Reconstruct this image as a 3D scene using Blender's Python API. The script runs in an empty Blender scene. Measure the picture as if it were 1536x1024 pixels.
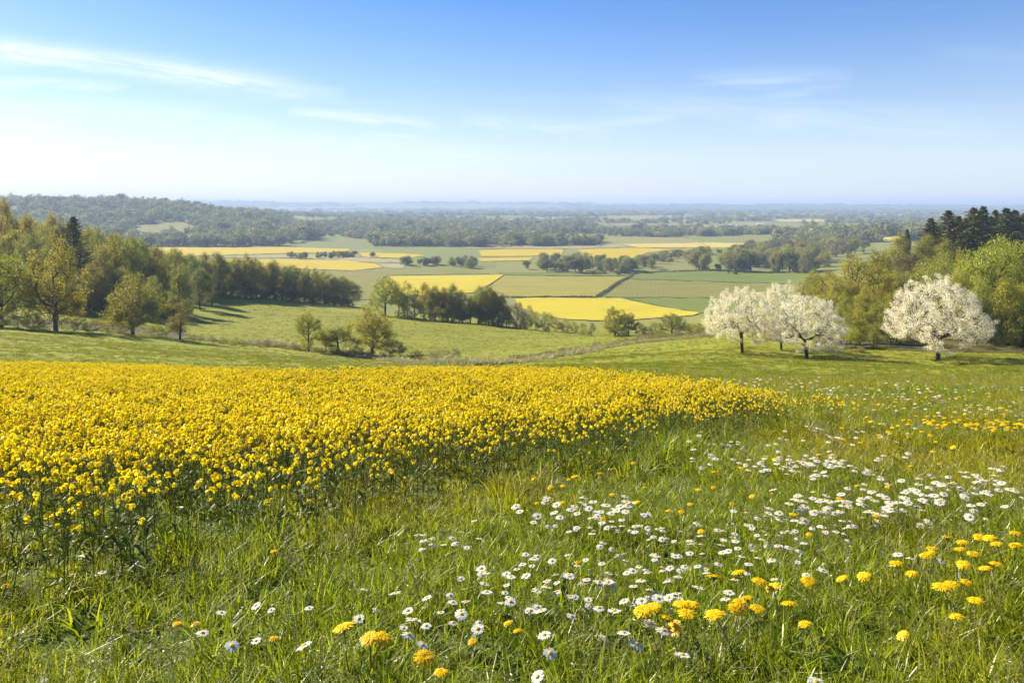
import bpy, math
import numpy as np
from mathutils import Vector
from mathutils.geometry import delaunay_2d_cdt

S = bpy.context.scene
COL = S.collection
R = math.radians
F, CX, CY = 1195.0, 768.0, 310.0          # focal length and horizon of the photograph, in its pixels
EYE = 1.0                                  # camera height above the meadow
# ------------------------------------------------------------------ camera, sky, sun, exposure
cam = bpy.data.cameras.new('camera'); camo = bpy.data.objects.new('camera', cam); COL.objects.link(camo)
camo.location = (0, 0, 0); camo.rotation_euler = (R(90), 0, 0)
cam.sensor_width = 36; cam.lens = 36 * F / 1536; cam.shift_y = -(512 - CY) / 1536
cam.clip_start = 0.05; cam.clip_end = 60000
S.camera = camo
SUN_EL, SUN_AZ = R(32), R(-57)             # azimuth from +Y, negative = to the left
world = bpy.data.worlds.new('World'); S.world = world; world.use_nodes = True
wn, wl = world.node_tree.nodes, world.node_tree.links
wn.clear()
w_out = wn.new('ShaderNodeOutputWorld'); w_bg = wn.new('ShaderNodeBackground')
sky = wn.new('ShaderNodeTexSky'); sky.sky_type = 'NISHITA'; sky.sun_disc = False
sky.sun_elevation = SUN_EL; sky.sun_rotation = SUN_AZ
sky.altitude = 100; sky.air_density = 1.0; sky.dust_density = .3; sky.ozone_density = 3.0
w_bg.inputs[1].default_value = 0.068
wl.new(w_bg.outputs[0], w_out.inputs[0])
def wmath(op, a, b=None, c=None):
    n = wn.new('ShaderNodeMath'); n.operation = op
    for i, v in enumerate((a, b, c)):
        if v is None: continue
        if isinstance(v, (int, float)): n.inputs[i].default_value = v
        else: wl.new(v, n.inputs[i])
    return n.outputs[0]
tc = wn.new('ShaderNodeTexCoord'); sp = wn.new('ShaderNodeSeparateXYZ'); wl.new(tc.outputs['Generated'], sp.inputs[0])
zc = wmath('ADD', wmath('MAXIMUM', sp.outputs[2], 0.0), 0.09)
cu, cv = wmath('DIVIDE', sp.outputs[0], zc), wmath('DIVIDE', sp.outputs[1], zc)
def cirrus(rot, sx, sy, scale, lo, hi, off):
    co = wn.new('ShaderNodeCombineXYZ'); wl.new(cu, co.inputs[0]); wl.new(cv, co.inputs[1])
    mp = wn.new('ShaderNodeMapping'); wl.new(co.outputs[0], mp.inputs[0])
    mp.inputs['Location'].default_value = off; mp.inputs['Rotation'].default_value = (0, 0, rot); mp.inputs['Scale'].default_value = (sx, sy, 1)
    nz = wn.new('ShaderNodeTexNoise'); wl.new(mp.outputs[0], nz.inputs['Vector'])
    nz.inputs['Scale'].default_value = scale; nz.inputs['Detail'].default_value = 9; nz.inputs['Roughness'].default_value = .62
    nz.inputs['Distortion'].default_value = .7
    mr = wn.new('ShaderNodeMapRange'); mr.interpolation_type = 'SMOOTHSTEP'; wl.new(nz.outputs[0], mr.inputs[0])
    mr.inputs[1].default_value = lo; mr.inputs[2].default_value = hi
    return mr.outputs[0]
hs = wn.new('ShaderNodeHueSaturation'); wl.new(sky.outputs[0], hs.inputs['Color']); hs.inputs['Saturation'].default_value = 1.5; hs.inputs['Hue'].default_value = .514; hs.inputs['Value'].default_value = 1.0
veil = wn.new('ShaderNodeMix'); veil.data_type = 'RGBA'                      # the pale veil of spring air low in the sky
wl.new(wmath('MULTIPLY', wmath('POWER', 2.718, wmath('MULTIPLY', wmath('MAXIMUM', sp.outputs[2], 0.0), -7.6)), .86), veil.inputs[0])
wl.new(hs.outputs[0], veil.inputs[6]);
tow = wn.new('ShaderNodeMapRange'); tow.interpolation_type = 'SMOOTHSTEP'; wl.new(wmath('MULTIPLY', sp.outputs[0], -1.0), tow.inputs[0]); tow.inputs[1].default_value = -.5; tow.inputs[2].default_value = .62
vc = wn.new('ShaderNodeMix'); vc.data_type = 'RGBA'; wl.new(tow.outputs[0], vc.inputs[0]); vc.inputs[6].default_value = (5.3, 5.7, 6.8, 1); vc.inputs[7].default_value = (6.2, 6.2, 6.6, 1)   # brighter towards the sun
wl.new(vc.outputs[2], veil.inputs[7])
# wisps of cirrus: each a long soft streak across the sky, torn by noise
du, dv = wmath('DIVIDE', sp.outputs[0], wmath('MAXIMUM', sp.outputs[1], .05)), wmath('DIVIDE', sp.outputs[2], wmath('MAXIMUM', sp.outputs[1], .05))
def streak(x0, y0, x1, y1, th, amt, sc):
    ax, ay, bx, by = (x0 - CX) / F, (CY - y0) / F, (x1 - CX) / F, (CY - y1) / F; L = math.hypot(bx - ax, by - ay); ex, ey = (bx - ax) / L, (by - ay) / L
    rx, ry = wmath('SUBTRACT', du, ax), wmath('SUBTRACT', dv, ay)
    al = wmath('ADD', wmath('MULTIPLY', rx, ex), wmath('MULTIPLY', ry, ey)); pe = wmath('SUBTRACT', wmath('MULTIPLY', ry, ex), wmath('MULTIPLY', rx, ey))
    co = wn.new('ShaderNodeCombineXYZ'); wl.new(wmath('MULTIPLY', al, 7.0), co.inputs[0]); wl.new(wmath('MULTIPLY', pe, 55.0), co.inputs[1]); co.inputs[2].default_value = sc
    nz = wn.new('ShaderNodeTexNoise'); wl.new(co.outputs[0], nz.inputs['Vector']); nz.inputs['Scale'].default_value = 1.0; nz.inputs['Detail'].default_value = 7; nz.inputs['Roughness'].default_value = .6; nz.inputs['Distortion'].default_value = .5
    pw = wmath('DIVIDE', wmath('ADD', pe, wmath('MULTIPLY', wmath('SUBTRACT', nz.outputs[0], .5), .03)), th / F)
    g = wmath('POWER', 2.718, wmath('MULTIPLY', wmath('MULTIPLY', pw, pw), -1.0))
    t_ = wmath('DIVIDE', al, L); ends = wmath('MULTIPLY', wmath('MULTIPLY', wmath('MAXIMUM', t_, 0.0), wmath('MAXIMUM', wmath('SUBTRACT', 1.0, t_), 0.0)), 4.0)
    n2 = wn.new('ShaderNodeMapRange'); wl.new(nz.outputs[0], n2.inputs[0]); n2.inputs[1].default_value = .3; n2.inputs[2].default_value = .65
    return wmath('MULTIPLY', wmath('MULTIPLY', wmath('MULTIPLY', g, wmath('POWER', ends, .5)), n2.outputs[0]), amt)
cl = None
for a in ((-260, 38, 460, 134, 17, .95, 1), (100, 96, 520, 142, 12, .5, 21), (-120, 150, 330, 172, 12, .3, 22), (300, 205, 760, 232, 12, .25, 23), (900, 150, 1500, 196, 22, .2, 24), (-60, 78, 300, 112, 9, .5, 9), (-200, 118, 200, 128, 7, .6, 2), (-160, 178, 130, 190, 7, .5, 3), (430, 165, 660, 190, 8, .6, 4), (160, 165, 420, 192, 12, .3, 5), (690, 178, 920, 198, 9, .38, 6),
          (860, 196, 1030, 172, 11, .3, 7), (1030, 122, 1280, 116, 15, .27, 8), (1130, 148, 1270, 130, 9, .18, 10), (540, 200, 640, 206, 5, .35, 11), (1380, 70, 1700, 92, 16, .08, 12)):
    q = streak(*a); cl = q if cl is None else wmath('MAXIMUM', cl, q)
cl = wmath('ADD', cl, wmath('MULTIPLY', cirrus(R(-15), .16, 1.1, .6, .45, .9, (7.7, 4.2, 0)), .10))
SKYGAIN = wn.new('ShaderNodeMix'); SKYGAIN.data_type = 'RGBA'
wl.new(cl, SKYGAIN.inputs[0]); wl.new(veil.outputs[2], SKYGAIN.inputs[6]); SKYGAIN.inputs[7].default_value = (7.6, 7.8, 8.2, 1)
wl.new(SKYGAIN.outputs[2], w_bg.inputs[0])

sun = bpy.data.lights.new('sun', 'SUN'); sun.energy = 5.0; sun.angle = R(.53); sun.color = (1, .92, .74)
suno = bpy.data.objects.new('sun', sun); COL.objects.link(suno)
sd = Vector((math.sin(SUN_AZ) * math.cos(SUN_EL), math.cos(SUN_AZ) * math.cos(SUN_EL), math.sin(SUN_EL)))
suno.rotation_euler = sd.to_track_quat('Z', 'Y').to_euler()
vs = S.view_settings; vs.view_transform = 'Standard'; vs.look = 'None'; vs.exposure = 1.22; vs.gamma = 1; vs.use_curve_mapping = False
S.cycles.use_denoising = True
S.cycles.max_bounces = 6; S.cycles.diffuse_bounces = 3; S.cycles.transmission_bounces = 4; S.cycles.volume_bounces = 0
S.cycles.transparent_max_bounces = 8

# ------------------------------------------------------------------ small helpers
def vnoise(x, y, seed=0):
    x = np.asarray(x, float); y = np.asarray(y, float)
    xi, yi = np.floor(x).astype(np.int64), np.floor(y).astype(np.int64)
    fx, fy = x - xi, y - yi
    fx = fx * fx * (3 - 2 * fx); fy = fy * fy * (3 - 2 * fy)
    def hsh(a, b):
        n = (a * 374761393 + b * 668265263 + seed * 974634777) & 0xffffffff
        n = ((n ^ (n >> 13)) * 1274126177) & 0xffffffff
        return ((n ^ (n >> 16)) & 0xffff) / 65535.0
    return ((hsh(xi, yi) * (1 - fx) + hsh(xi + 1, yi) * fx) * (1 - fy) + (hsh(xi, yi + 1) * (1 - fx) + hsh(xi + 1, yi + 1) * fx) * fy)
def fbm(x, y, seed=0, oct=4):
    a, s, t = 1., 0, 0
    for k in range(oct):
        s = s + a * vnoise(x * 2 ** k, y * 2 ** k, seed + k); t += a; a *= .5
    return s / t
def mesh_from(name, verts, faces, mats=(), fmat=None, smooth=False):
    """verts (n,3); faces: list of (k,m) int arrays of equal-sized polygons"""
    me = bpy.data.meshes.new(name)
    verts = np.ascontiguousarray(verts, np.float32)
    if isinstance(faces, np.ndarray): faces = [faces]
    faces = [f for f in faces if len(f)]
    nl = sum(f.size for f in faces); nf = sum(len(f) for f in faces)
    me.vertices.add(len(verts)); me.vertices.foreach_set('co', verts.ravel())
    me.loops.add(nl); me.polygons.add(nf)
    me.loops.foreach_set('vertex_index', np.concatenate([f.ravel() for f in faces]).astype(np.int32))
    sizes = np.concatenate([np.full(len(f), f.shape[1]) for f in faces])
    me.polygons.foreach_set('loop_start', (np.cumsum(sizes) - sizes).astype(np.int32))
    if fmat is not None: me.polygons.foreach_set('material_index', np.asarray(fmat, np.int32))
    me.polygons.foreach_set('use_smooth', np.full(nf, bool(smooth)))
    for m in mats: me.materials.append(m)
    me.update(calc_edges=True); me.validate()
    return me
def ob(name, data, parent=None, loc=None):
    o = bpy.data.objects.new(name, data); COL.objects.link(o)
    if parent is not None: o.parent = parent
    if loc is not None: o.location = loc
    return o
def tag(o, label=None, cat=None, group=None, kind=None):
    if label: o['label'] = label
    if cat: o['category'] = cat
    if group: o['group'] = group
    if kind: o['kind'] = kind
    return o
class Geo:
    """collects polygon soup for one mesh, several materials"""
    def __init__(s): s.v = []; s.f = []; s.m = []; s.n = 0
    def add(s, v, f, m=0):
        v = np.asarray(v, float).reshape(-1, 3); f = np.asarray(f, int)
        s.v.append(v); s.f.append(f + s.n); s.m.append(np.full(len(f), m)); s.n += len(v)
    def mesh(s, name, mats, smooth=False):
        by = {}
        for f, m in zip(s.f, s.m): by.setdefault(f.shape[1], []).append((f, m))
        fs, ms = [], []
        for k in by:
            fs.append(np.concatenate([a for a, _ in by[k]])); ms.append(np.concatenate([b for _, b in by[k]]))
        return mesh_from(name, np.concatenate(s.v), fs, mats, np.concatenate(ms), smooth)

# ------------------------------------------------------------------ materials
class NT:
    def __init__(s, name):
        s.m = bpy.data.materials.new(name); s.m.use_nodes = True
        s.n, s.l = s.m.node_tree.nodes, s.m.node_tree.links; s.n.clear()
        s.out = s.n.new('ShaderNodeOutputMaterial')
    def new(s, t, **kw):
        n = s.n.new(t)
        for k, v in kw.items(): setattr(n, k, v)
        return n
    def set(s, sock, v):
        if isinstance(v, tuple) and len(v) == 3 and sock.type == 'RGBA': v = v + (1,)
        if isinstance(v, (int, float, tuple)): sock.default_value = v
        else: s.l.new(v, sock)
    def math(s, op, a, b=0.0):
        n = s.new('ShaderNodeMath', operation=op); s.set(n.inputs[0], a); s.set(n.inputs[1], b); return n.outputs[0]
    def mix(s, fac, a, b, mode='MIX'):
        n = s.new('ShaderNodeMix', data_type='RGBA', blend_type=mode)
        s.set(n.inputs[0], fac)
        for i, v in ((6, a), (7, b)): s.set(n.inputs[i], v + (1,) if isinstance(v, tuple) and len(v) == 3 else v)
        return n.outputs[2]
    def noise(s, vec, scale, detail=4, rough=.55):
        n = s.new('ShaderNodeTexNoise'); s.set(n.inputs['Vector'], vec)
        n.inputs['Scale'].default_value = scale; n.inputs['Detail'].default_value = detail; n.inputs['Roughness'].default_value = rough
        return n.outputs[0]
    def ramp(s, fac, stops):
        n = s.new('ShaderNodeValToRGB'); s.set(n.inputs[0], fac); e = n.color_ramp.elements
        while len(e) < len(stops): e.new(1)
        for i, (p, c) in enumerate(stops): e[i].position = p; e[i].color = tuple(c) + (1,)
        return n.outputs[0]
    def rng(s, v, lo, hi, a=0., b=1.):
        n = s.new('ShaderNodeMapRange', interpolation_type='SMOOTHSTEP'); s.set(n.inputs[0], v)
        for i, q in zip((1, 2, 3, 4), (lo, hi, a, b)): n.inputs[i].default_value = q
        return n.outputs[0]
    def pos(s): return s.new('ShaderNodeNewGeometry').outputs['Position']
    def island(s): return s.new('ShaderNodeNewGeometry').outputs['Random Per Island']
    def scale(s, vec, sc):
        n = s.new('ShaderNodeVectorMath', operation='MULTIPLY'); s.l.new(vec, n.inputs[0]); n.inputs[1].default_value = sc; return n.outputs[0]
    def leafy(s, col, trans=.4, gloss=.05, rough=.45, tcol=None):
        d = s.new('ShaderNodeBsdfDiffuse'); t = s.new('ShaderNodeBsdfTranslucent'); g = s.new('ShaderNodeBsdfGlossy')
        s.set(d.inputs[0], col); s.set(t.inputs[0], tcol if tcol is not None else col); g.inputs['Roughness'].default_value = rough
        g.inputs[0].default_value = (.9, .9, .9, 1)
        a = s.new('ShaderNodeMixShader'); a.inputs[0].default_value = trans; s.l.new(d.outputs[0], a.inputs[1]); s.l.new(t.outputs[0], a.inputs[2])
        b = s.new('ShaderNodeMixShader'); b.inputs[0].default_value = gloss; s.l.new(a.outputs[0], b.inputs[1]); s.l.new(g.outputs[0], b.inputs[2])
        s.l.new(b.outputs[0], s.out.inputs[0]); return s.m
    def principled(s, col, rough=.8, bump=None, dist=.02, strength=.6):
        p = s.new('ShaderNodeBsdfPrincipled'); s.set(p.inputs['Base Color'], col); p.inputs['Roughness'].default_value = rough
        p.inputs['Specular IOR Level'].default_value = .2
        if bump is not None:
            b = s.new('ShaderNodeBump'); b.inputs['Distance'].default_value = dist; b.inputs['Strength'].default_value = strength
            s.l.new(bump, b.inputs['Height']); s.l.new(b.outputs[0], p.inputs['Normal'])
        s.l.new(p.outputs[0], s.out.inputs[0]); return s.m

def mat_leaf(name, var=.35, trans=.5, stops=None):
    """leaf colour comes from each tree's own object colour, jittered leaf by leaf"""
    t = NT(name); oi = t.new('ShaderNodeObjectInfo')
    isl = t.island()
    own = oi.outputs['Color'] if stops is None else t.ramp(oi.outputs['Random'], stops)
    c = t.mix(t.rng(isl, 0, 1), own, t.mix(1, own, (1.3, 1.22, .8), 'MULTIPLY'))
    hv = t.new('ShaderNodeHueSaturation'); t.l.new(c, hv.inputs['Color'])
    t.set(hv.inputs['Value'], t.math('ADD', t.math('MULTIPLY', isl, var * 1.3), 1 - var * .6))
    t.set(hv.inputs['Hue'], t.math('ADD', t.math('MULTIPLY', oi.outputs['Random'], .03), .485))
    return t.leafy(hv.outputs[0], trans, .03)
M = {}
M['leaf'] = mat_leaf('young_leaves')
M['leaf_far'] = mat_leaf('far_leaves', .3, .3, [(0, (.11, .135, .045)), (.35, (.19, .205, .065)), (.65, (.27, .26, .09)), (.85, (.22, .25, .075)), (1, (.36, .335, .13))])
M['needle'] = mat_leaf('spruce_needles', .3, .15)
M['petal_white'] = mat_leaf('white_blossom', .12, .4)
def mat_bark(name, c1, c2):
    t = NT(name); tcn = t.new('ShaderNodeTexCoord')
    nz = t.noise(t.scale(tcn.outputs['Object'], (4, 4, 1)), 2.5, 6, .65)
    return t.principled(t.ramp(nz, [(.3, c1), (.7, c2)]), .9, nz, .05)
M['bark'] = mat_bark('bark', (.045, .035, .025), (.13, .105, .075))
M['bark_dark'] = mat_bark('dark_bark', (.02, .017, .014), (.07, .058, .045))

def mat_grass(name, stops, straw=.05, trans=.5, gloss=.06):
    t = NT(name); isl = t.island(); pos = t.pos(); oi = t.new('ShaderNodeObjectInfo')
    c = t.ramp(isl, stops)
    big = t.noise(pos, .35, 3); mid = t.noise(pos, 1.7, 3)
    c = t.mix(t.rng(big, .35, .7), t.mix(1, c, (.78, .95, .8), 'MULTIPLY'), t.mix(1, c, (1.15, 1.05, .85), 'MULTIPLY'))
    c = t.mix(t.rng(mid, .45, .72, 0, .35), c, t.mix(1, c, (1.16, 1.06, .8), 'MULTIPLY'))
    if straw: c = t.mix(t.rng(isl, 1 - straw, 1 - straw * .8), c, (.48, .40, .19))
    return t.leafy(c, trans, gloss, .4)
M['grass'] = mat_grass('meadow_grass', [(0, (.165, .182, .005)), (.45, (.295, .298, .008)), (.8, (.43, .41, .014)), (1, (.52, .46, .03))], .03, .55, gloss=.025)
M['grass_far'] = mat_grass('distant_meadow_grass', [(0, (.19, .205, .008)), (.5, (.255, .26, .011)), (1, (.32, .305, .018))], 0, gloss=.02)
M['grass_dry'] = mat_grass('dry_grass', [(0, (.24, .22, .07)), (.5, (.38, .33, .13)), (1, (.52, .45, .22))], .1)
M['rape_green'] = mat_grass('rapeseed_leaves', [(0, (.045, .07, .009)), (.5, (.095, .125, .012)), (1, (.18, .20, .02))], 0, .4, .02)
def mat_plain_leafy(name, stops, trans=.35, gloss=.03):
    t = NT(name); return t.leafy(t.ramp(t.island(), stops), trans, gloss)
M['yellow'] = mat_plain_leafy('rapeseed_petals', [(0, (.93, .705, .003)), (.5, (.955, .785, .004)), (1, (.975, .865, .015))], .55)
M['dandelion'] = mat_plain_leafy('dandelion_florets', [(0, (.88, .56, .003)), (.5, (.92, .64, .004)), (1, (.95, .73, .01))], .4)
M['daisy'] = mat_plain_leafy('daisy_petals', [(0, (.70, .69, .65)), (1, (.80, .79, .75))], .35)
M['disc'] = mat_plain_leafy('daisy_disc', [(0, (.70, .36, .004)), (1, (.82, .5, .01))], .1)
M['stem'] = mat_plain_leafy('flower_stem', [(0, (.14, .17, .03)), (1, (.26, .25, .06))], .3)

def mat_ground():
    t = NT('ground'); pos = t.pos(); se = t.new('ShaderNodeSeparateXYZ'); t.l.new(pos, se.inputs[0]); Y = se.outputs[1]
    n1 = t.noise(pos, .9, 8, .65); n2 = t.noise(t.scale(pos, (.35, 1, 1)), .16, 6, .6); n3 = t.noise(pos, .03, 4, .5)
    near = t.ramp(n1, [(.25, (.045, .055, .012)), (.55, (.085, .115, .018)), (.8, (.13, .15, .03))])
    mead = t.ramp(n2, [(.25, (.165, .18, .008)), (.5, (.215, .22, .010)), (.72, (.25, .24, .016)), (.85, (.275, .245, .03))])
    mead = t.mix(t.rng(n1, .45, .75, 0, .5), mead, (.145, .155, .010))
    mead = t.mix(t.rng(n3, .4, .65, 0, .35), mead, (.21, .19, .022))
    # the farmland of the plain: small parcels of pasture, fallow and woodland floor
    vo = t.new('ShaderNodeTexVoronoi'); vo.inputs['Scale'].default_value = .0045; t.l.new(t.scale(pos, (1, .55, 0)), vo.inputs['Vector'])
    cs = t.new('ShaderNodeSeparateColor'); t.l.new(vo.outputs['Color'], cs.inputs[0])
    farm = t.ramp(cs.outputs[0], [(0, (.14, .165, .025)), (.25, (.195, .205, .035)), (.5, (.24, .22, .05)), (.7, (.29, .24, .06)), (.85, (.16, .185, .025)), (1, (.32, .255, .06))])
    farm = t.mix(t.rng(n2, .3, .7, 0, .5), farm, (.15, .15, .05))
    c = t.mix(t.rng(Y, 20, 70), near, mead); c = t.mix(t.rng(Y, 300, 420), c, farm)
    return t.principled(c, .95, n1, .25, .7)
M['ground'] = mat_ground()

# ------------------------------------------------------------------ the lie of the land
COLS = {
 -900: [(40,556),(90,500),(135,465),(200,420),(260,380),(330,365),(500,362),(800,360),(1000,356),(1300,340),(1800,302),(2600,306)],
 -300: [(40,559),(90,505),(135,475),(200,430),(260,392),(330,375),(450,374),(700,370),(1000,364),(1300,344),(1800,302),(2600,306)],
    0: [(40,561),(90,514),(135,489),(180,455),(230,400),(300,378),(450,380),(700,372),(1000,365),(1300,345),(1800,302),(2600,306)],
  150: [(40,562),(90,522),(140,499),(180,470),(220,448),(260,425),(330,405),(500,400),(800,380),(1050,367),(1300,347),(1800,304),(2600,308)],
  300: [(40,564),(90,534),(150,513),(200,476),(250,444),(300,430),(400,420),(600,400),(1000,374),(1300,347),(1700,313),(1900,309),(2600,310)],
  450: [(40,566),(90,544),(150,526),(200,486),(280,452),(340,449),(450,445),(600,417),(1050,371.5),(1400,354),(1900,335),(2600,324)],
  560: [(40,567),(90,553),(150,538),(200,496),(250,470),(290,466),(400,458),(600,417),(1050,371.5),(1500,350),(2200,335),(3000,325)],
  700: [(40,568),(90,556),(150,547),(200,507),(240,481),(280,482),(370,484),(500,439),(700,402),(1050,371.5),(1500,350),(2200,335),(3000,325)],
  830: [(40,570),(90,553),(160,532),(200,509),(230,497),(270,495),(370,484),(500,439),(700,402),(1050,371.5),(1500,351),(2200,336),(3000,326)],
  950: [(40,572),(90,546),(150,523),(180,511),(215,503),(260,500),(370,484),(500,439),(700,402),(1050,371.5),(1500,352),(2200,337),(3000,327)],
 1060: [(40,573),(90,538),(105,529),(140,509),(165,503),(220,500),(300,492),(380,480),(500,439),(700,402),(1050,371.5),(1500,352),(2200,337),(3000,327)],
 1200: [(40,572),(90,544),(105,534),(130,510),(150,490),(200,470),(300,455),(400,450),(500,439),(700,402),(1050,368),(1300,350),(1600,348),(2200,337),(3000,327)],
 1350: [(40,572),(90,549),(105,538),(150,478),(200,447),(250,424),(350,404),(500,397),(650,387),(950,366),(1200,344),(1500,346),(2200,337),(3000,327)],
 1536: [(40,572),(90,550),(105,539),(150,475),(200,438),(260,400),(350,378),(500,367),(700,361),(1000,356),(1300,345),(2000,338),(3000,328)],
 1850: [(40,572),(90,550),(105,539),(150,472),(200,430),(260,388),(350,368),(500,360),(700,356),(1000,350),(1300,345),(2000,338),(3000,328)],
 2450: [(40,572),(90,550),(105,539),(150,470),(200,425),(260,383),(350,364),(500,356),(700,352),(1000,348),(1300,345),(2000,338),(3000,328)],
}
def _far(px):                             # plain and last ridge, common to every column
    r = 301.5 if px < 500 else 301.5 + (px - 500) * .0075
    return [(4500, 320.5), (6500, 316), (7200, 314.5), (8600, min(r, 310.5)), (11000, 309.6), (17000, 309.9)]
UG = np.linspace(-1.45, 1.45, 330); LG = np.linspace(math.log(4), math.log(17000), 720)
def _build():
    keys = sorted(COLS); Yg = np.exp(LG); tab = []
    for k in keys:
        kn = [(4, CY + F * (EYE / 4 + .18)), (10, CY + F * (EYE / 10 + .18)), (20, CY + F * (EYE / 20 + .18))] + COLS[k] + _far(k)
        ys = np.array([a for a, _ in kn], float); zs = -(np.array([b for _, b in kn]) - CY) / F * ys
        tab.append(np.interp(Yg, ys, zs))
    tab = np.array(tab); us = (np.array(keys) - CX) / F
    Z = np.array([np.interp(UG, us, tab[:, j]) for j in range(len(LG))])        # [logY, u]
    def blur(A, sg, ax):
        n = int(sg * 3) + 1; k = np.exp(-.5 * (np.arange(-n, n + 1) / sg) ** 2); k /= k.sum()
        P = np.pad(A, [(n, n) if a == ax else (0, 0) for a in (0, 1)], mode='edge')
        return sum(k[i] * (P[i:i + A.shape[0]] if ax == 0 else P[:, i:i + A.shape[1]]) for i in range(2 * n + 1))
    return blur(blur(Z, 4.0, 0), 4.5, 1)
ZG = _build()
def hgt(X, Y):
    X = np.asarray(X, float); Y = np.asarray(Y, float); Yc = np.maximum(Y, 4.0)
    u = X / np.sqrt(Yc ** 2 + 64)
    a = np.clip((np.log(Yc) - LG[0]) / (LG[1] - LG[0]), 0, len(LG) - 1.001); b = np.clip((u - UG[0]) / (UG[1] - UG[0]), 0, len(UG) - 1.001)
    i, j = a.astype(int), b.astype(int); fa, fb = a - i, b - j
    z = (ZG[i, j] * (1 - fb) + ZG[i, j + 1] * fb) * (1 - fa) + (ZG[i + 1, j] * (1 - fb) + ZG[i + 1, j + 1] * fb) * fa
    w = np.clip((Y - 7) / 10, 0, 1); w = w * w * (3 - 2 * w)
    z = z * w + (-EYE - .18 * Y) * (1 - w)
    n = (fbm(X * .8, Y * .8, 3, 2) - .5) * .10 + (fbm(X * .12, Y * .12, 5, 3) - .5) * np.clip(Y / 60, .06, 1) * 1.1
    return z + n + (fbm(X * .012, Y * .012, 9, 3) - .5) * np.clip((Y - 1100) / 1500, 0, 1) * 14
def cast(px, py, lift=0.0):
    """where the line of sight through a photo pixel meets the ground (lifted by lift)"""
    px = np.atleast_1d(np.asarray(px, float)); py = np.atleast_1d(np.asarray(py, float))
    Ys = np.exp(np.arange(math.log(1.2), math.log(14000), .004))
    out = np.full((len(px), 2), np.nan)
    for k in range(len(px)):
        X = (px[k] - CX) / F * Ys; below = -(py[k] - CY) / F * Ys <= hgt(X, Ys) + lift
        i = int(np.argmax(below)) if below.any() else len(Ys) - 1
        out[k] = X[i], Ys[i]
    return out
def at(px, Y):
    X = (px - CX) / F * Y
    return X, float(hgt(X, Y))

def build_ground():
    ys = np.concatenate([np.linspace(-14, .4, 26), np.exp(np.arange(math.log(.6), math.log(16500), .0135))])
    us = np.linspace(-1.42, 1.42, 300)
    Yg, U = np.meshgrid(ys, us, indexing='ij'); Xg = U * np.sqrt(np.maximum(Yg, 0) ** 2 + 64)
    Zg = hgt(Xg, Yg); nr, nc = Yg.shape
    idx = np.arange(nr * nc).reshape(nr, nc)
    f = np.stack([idx[:-1, :-1], idx[:-1, 1:], idx[1:, 1:], idx[1:, :-1]], -1).reshape(-1, 4)
    return ob('ground', mesh_from('ground', np.stack([Xg, Yg, Zg], -1).reshape(-1, 3), f, [M['ground']], None, True))
tag(build_ground(), 'grassy hillside falling to a wide valley of fields and low hills', 'ground', kind='structure')

# ------------------------------------------------------------------ fields of the valley, laid on the land
def mat_field(name, c1, c2, c3, rows=0., ang=0.):
    t = NT(name); pos = t.pos()
    n = t.noise(t.scale(pos, (.4, 1, 1)), .07, 6, .6); n2 = t.noise(pos, .6, 4)
    c = t.ramp(n, [(.3, c1), (.55, c2), (.75, c3)])
    if rows:
        mp = t.new('ShaderNodeMapping'); t.l.new(pos, mp.inputs[0]); mp.inputs['Rotation'].default_value = (0, 0, ang)
        wv = t.new('ShaderNodeTexWave'); t.l.new(mp.outputs[0], wv.inputs['Vector']); wv.inputs['Scale'].default_value = rows
        wv.inputs['Distortion'].default_value = 1.5; wv.inputs['Detail'].default_value = 2; wv.inputs['Detail Scale'].default_value = .4
        c = t.mix(t.math('MULTIPLY', wv.outputs[1], .4), c, t.mix(1, c, (.66, .74, .8), 'MULTIPLY'))
    c = t.mix(t.rng(n2, .4, .7, 0, .3), c, t.mix(1, c, (.75, .78, .8), 'MULTIPLY'))
    return t.principled(c, .95, n2, .4, .5)
M['f_yellow'] = mat_field('rapeseed_in_bloom', (.44, .345, .005), (.53, .41, .004), (.44, .38, .012), 1.1, R(80))
M['f_yellow2'] = mat_field('distant_rapeseed_in_bloom', (.42, .31, .004), (.50, .355, .004), (.44, .33, .008), .5, R(75))
M['f_pale'] = mat_field('young_corn', (.25, .215, .022), (.30, .25, .026), (.34, .28, .04), .16, R(35))
M['f_green'] = mat_field('green_crop', (.12, .155, .013), (.14, .17, .015), (.165, .18, .02))
M['f_olive'] = mat_field('olive_crop', (.18, .17, .022), (.21, .19, .026), (.235, .20, .034), .12, R(10))
M['f_tan'] = mat_field('stubble', (.27, .24, .10), (.31, .265, .12), (.24, .225, .085))
M['f_shade'] = mat_field('painted_floor_shade', (.06, .05, .022), (.085, .07, .03), (.12, .10, .04))  # dark brown floor colour with the shade beneath the trees put into it
M['f_strip'] = mat_field('pale_yellow_stubble', (.46, .37, .07), (.52, .40, .07), (.40, .34, .09))
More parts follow.
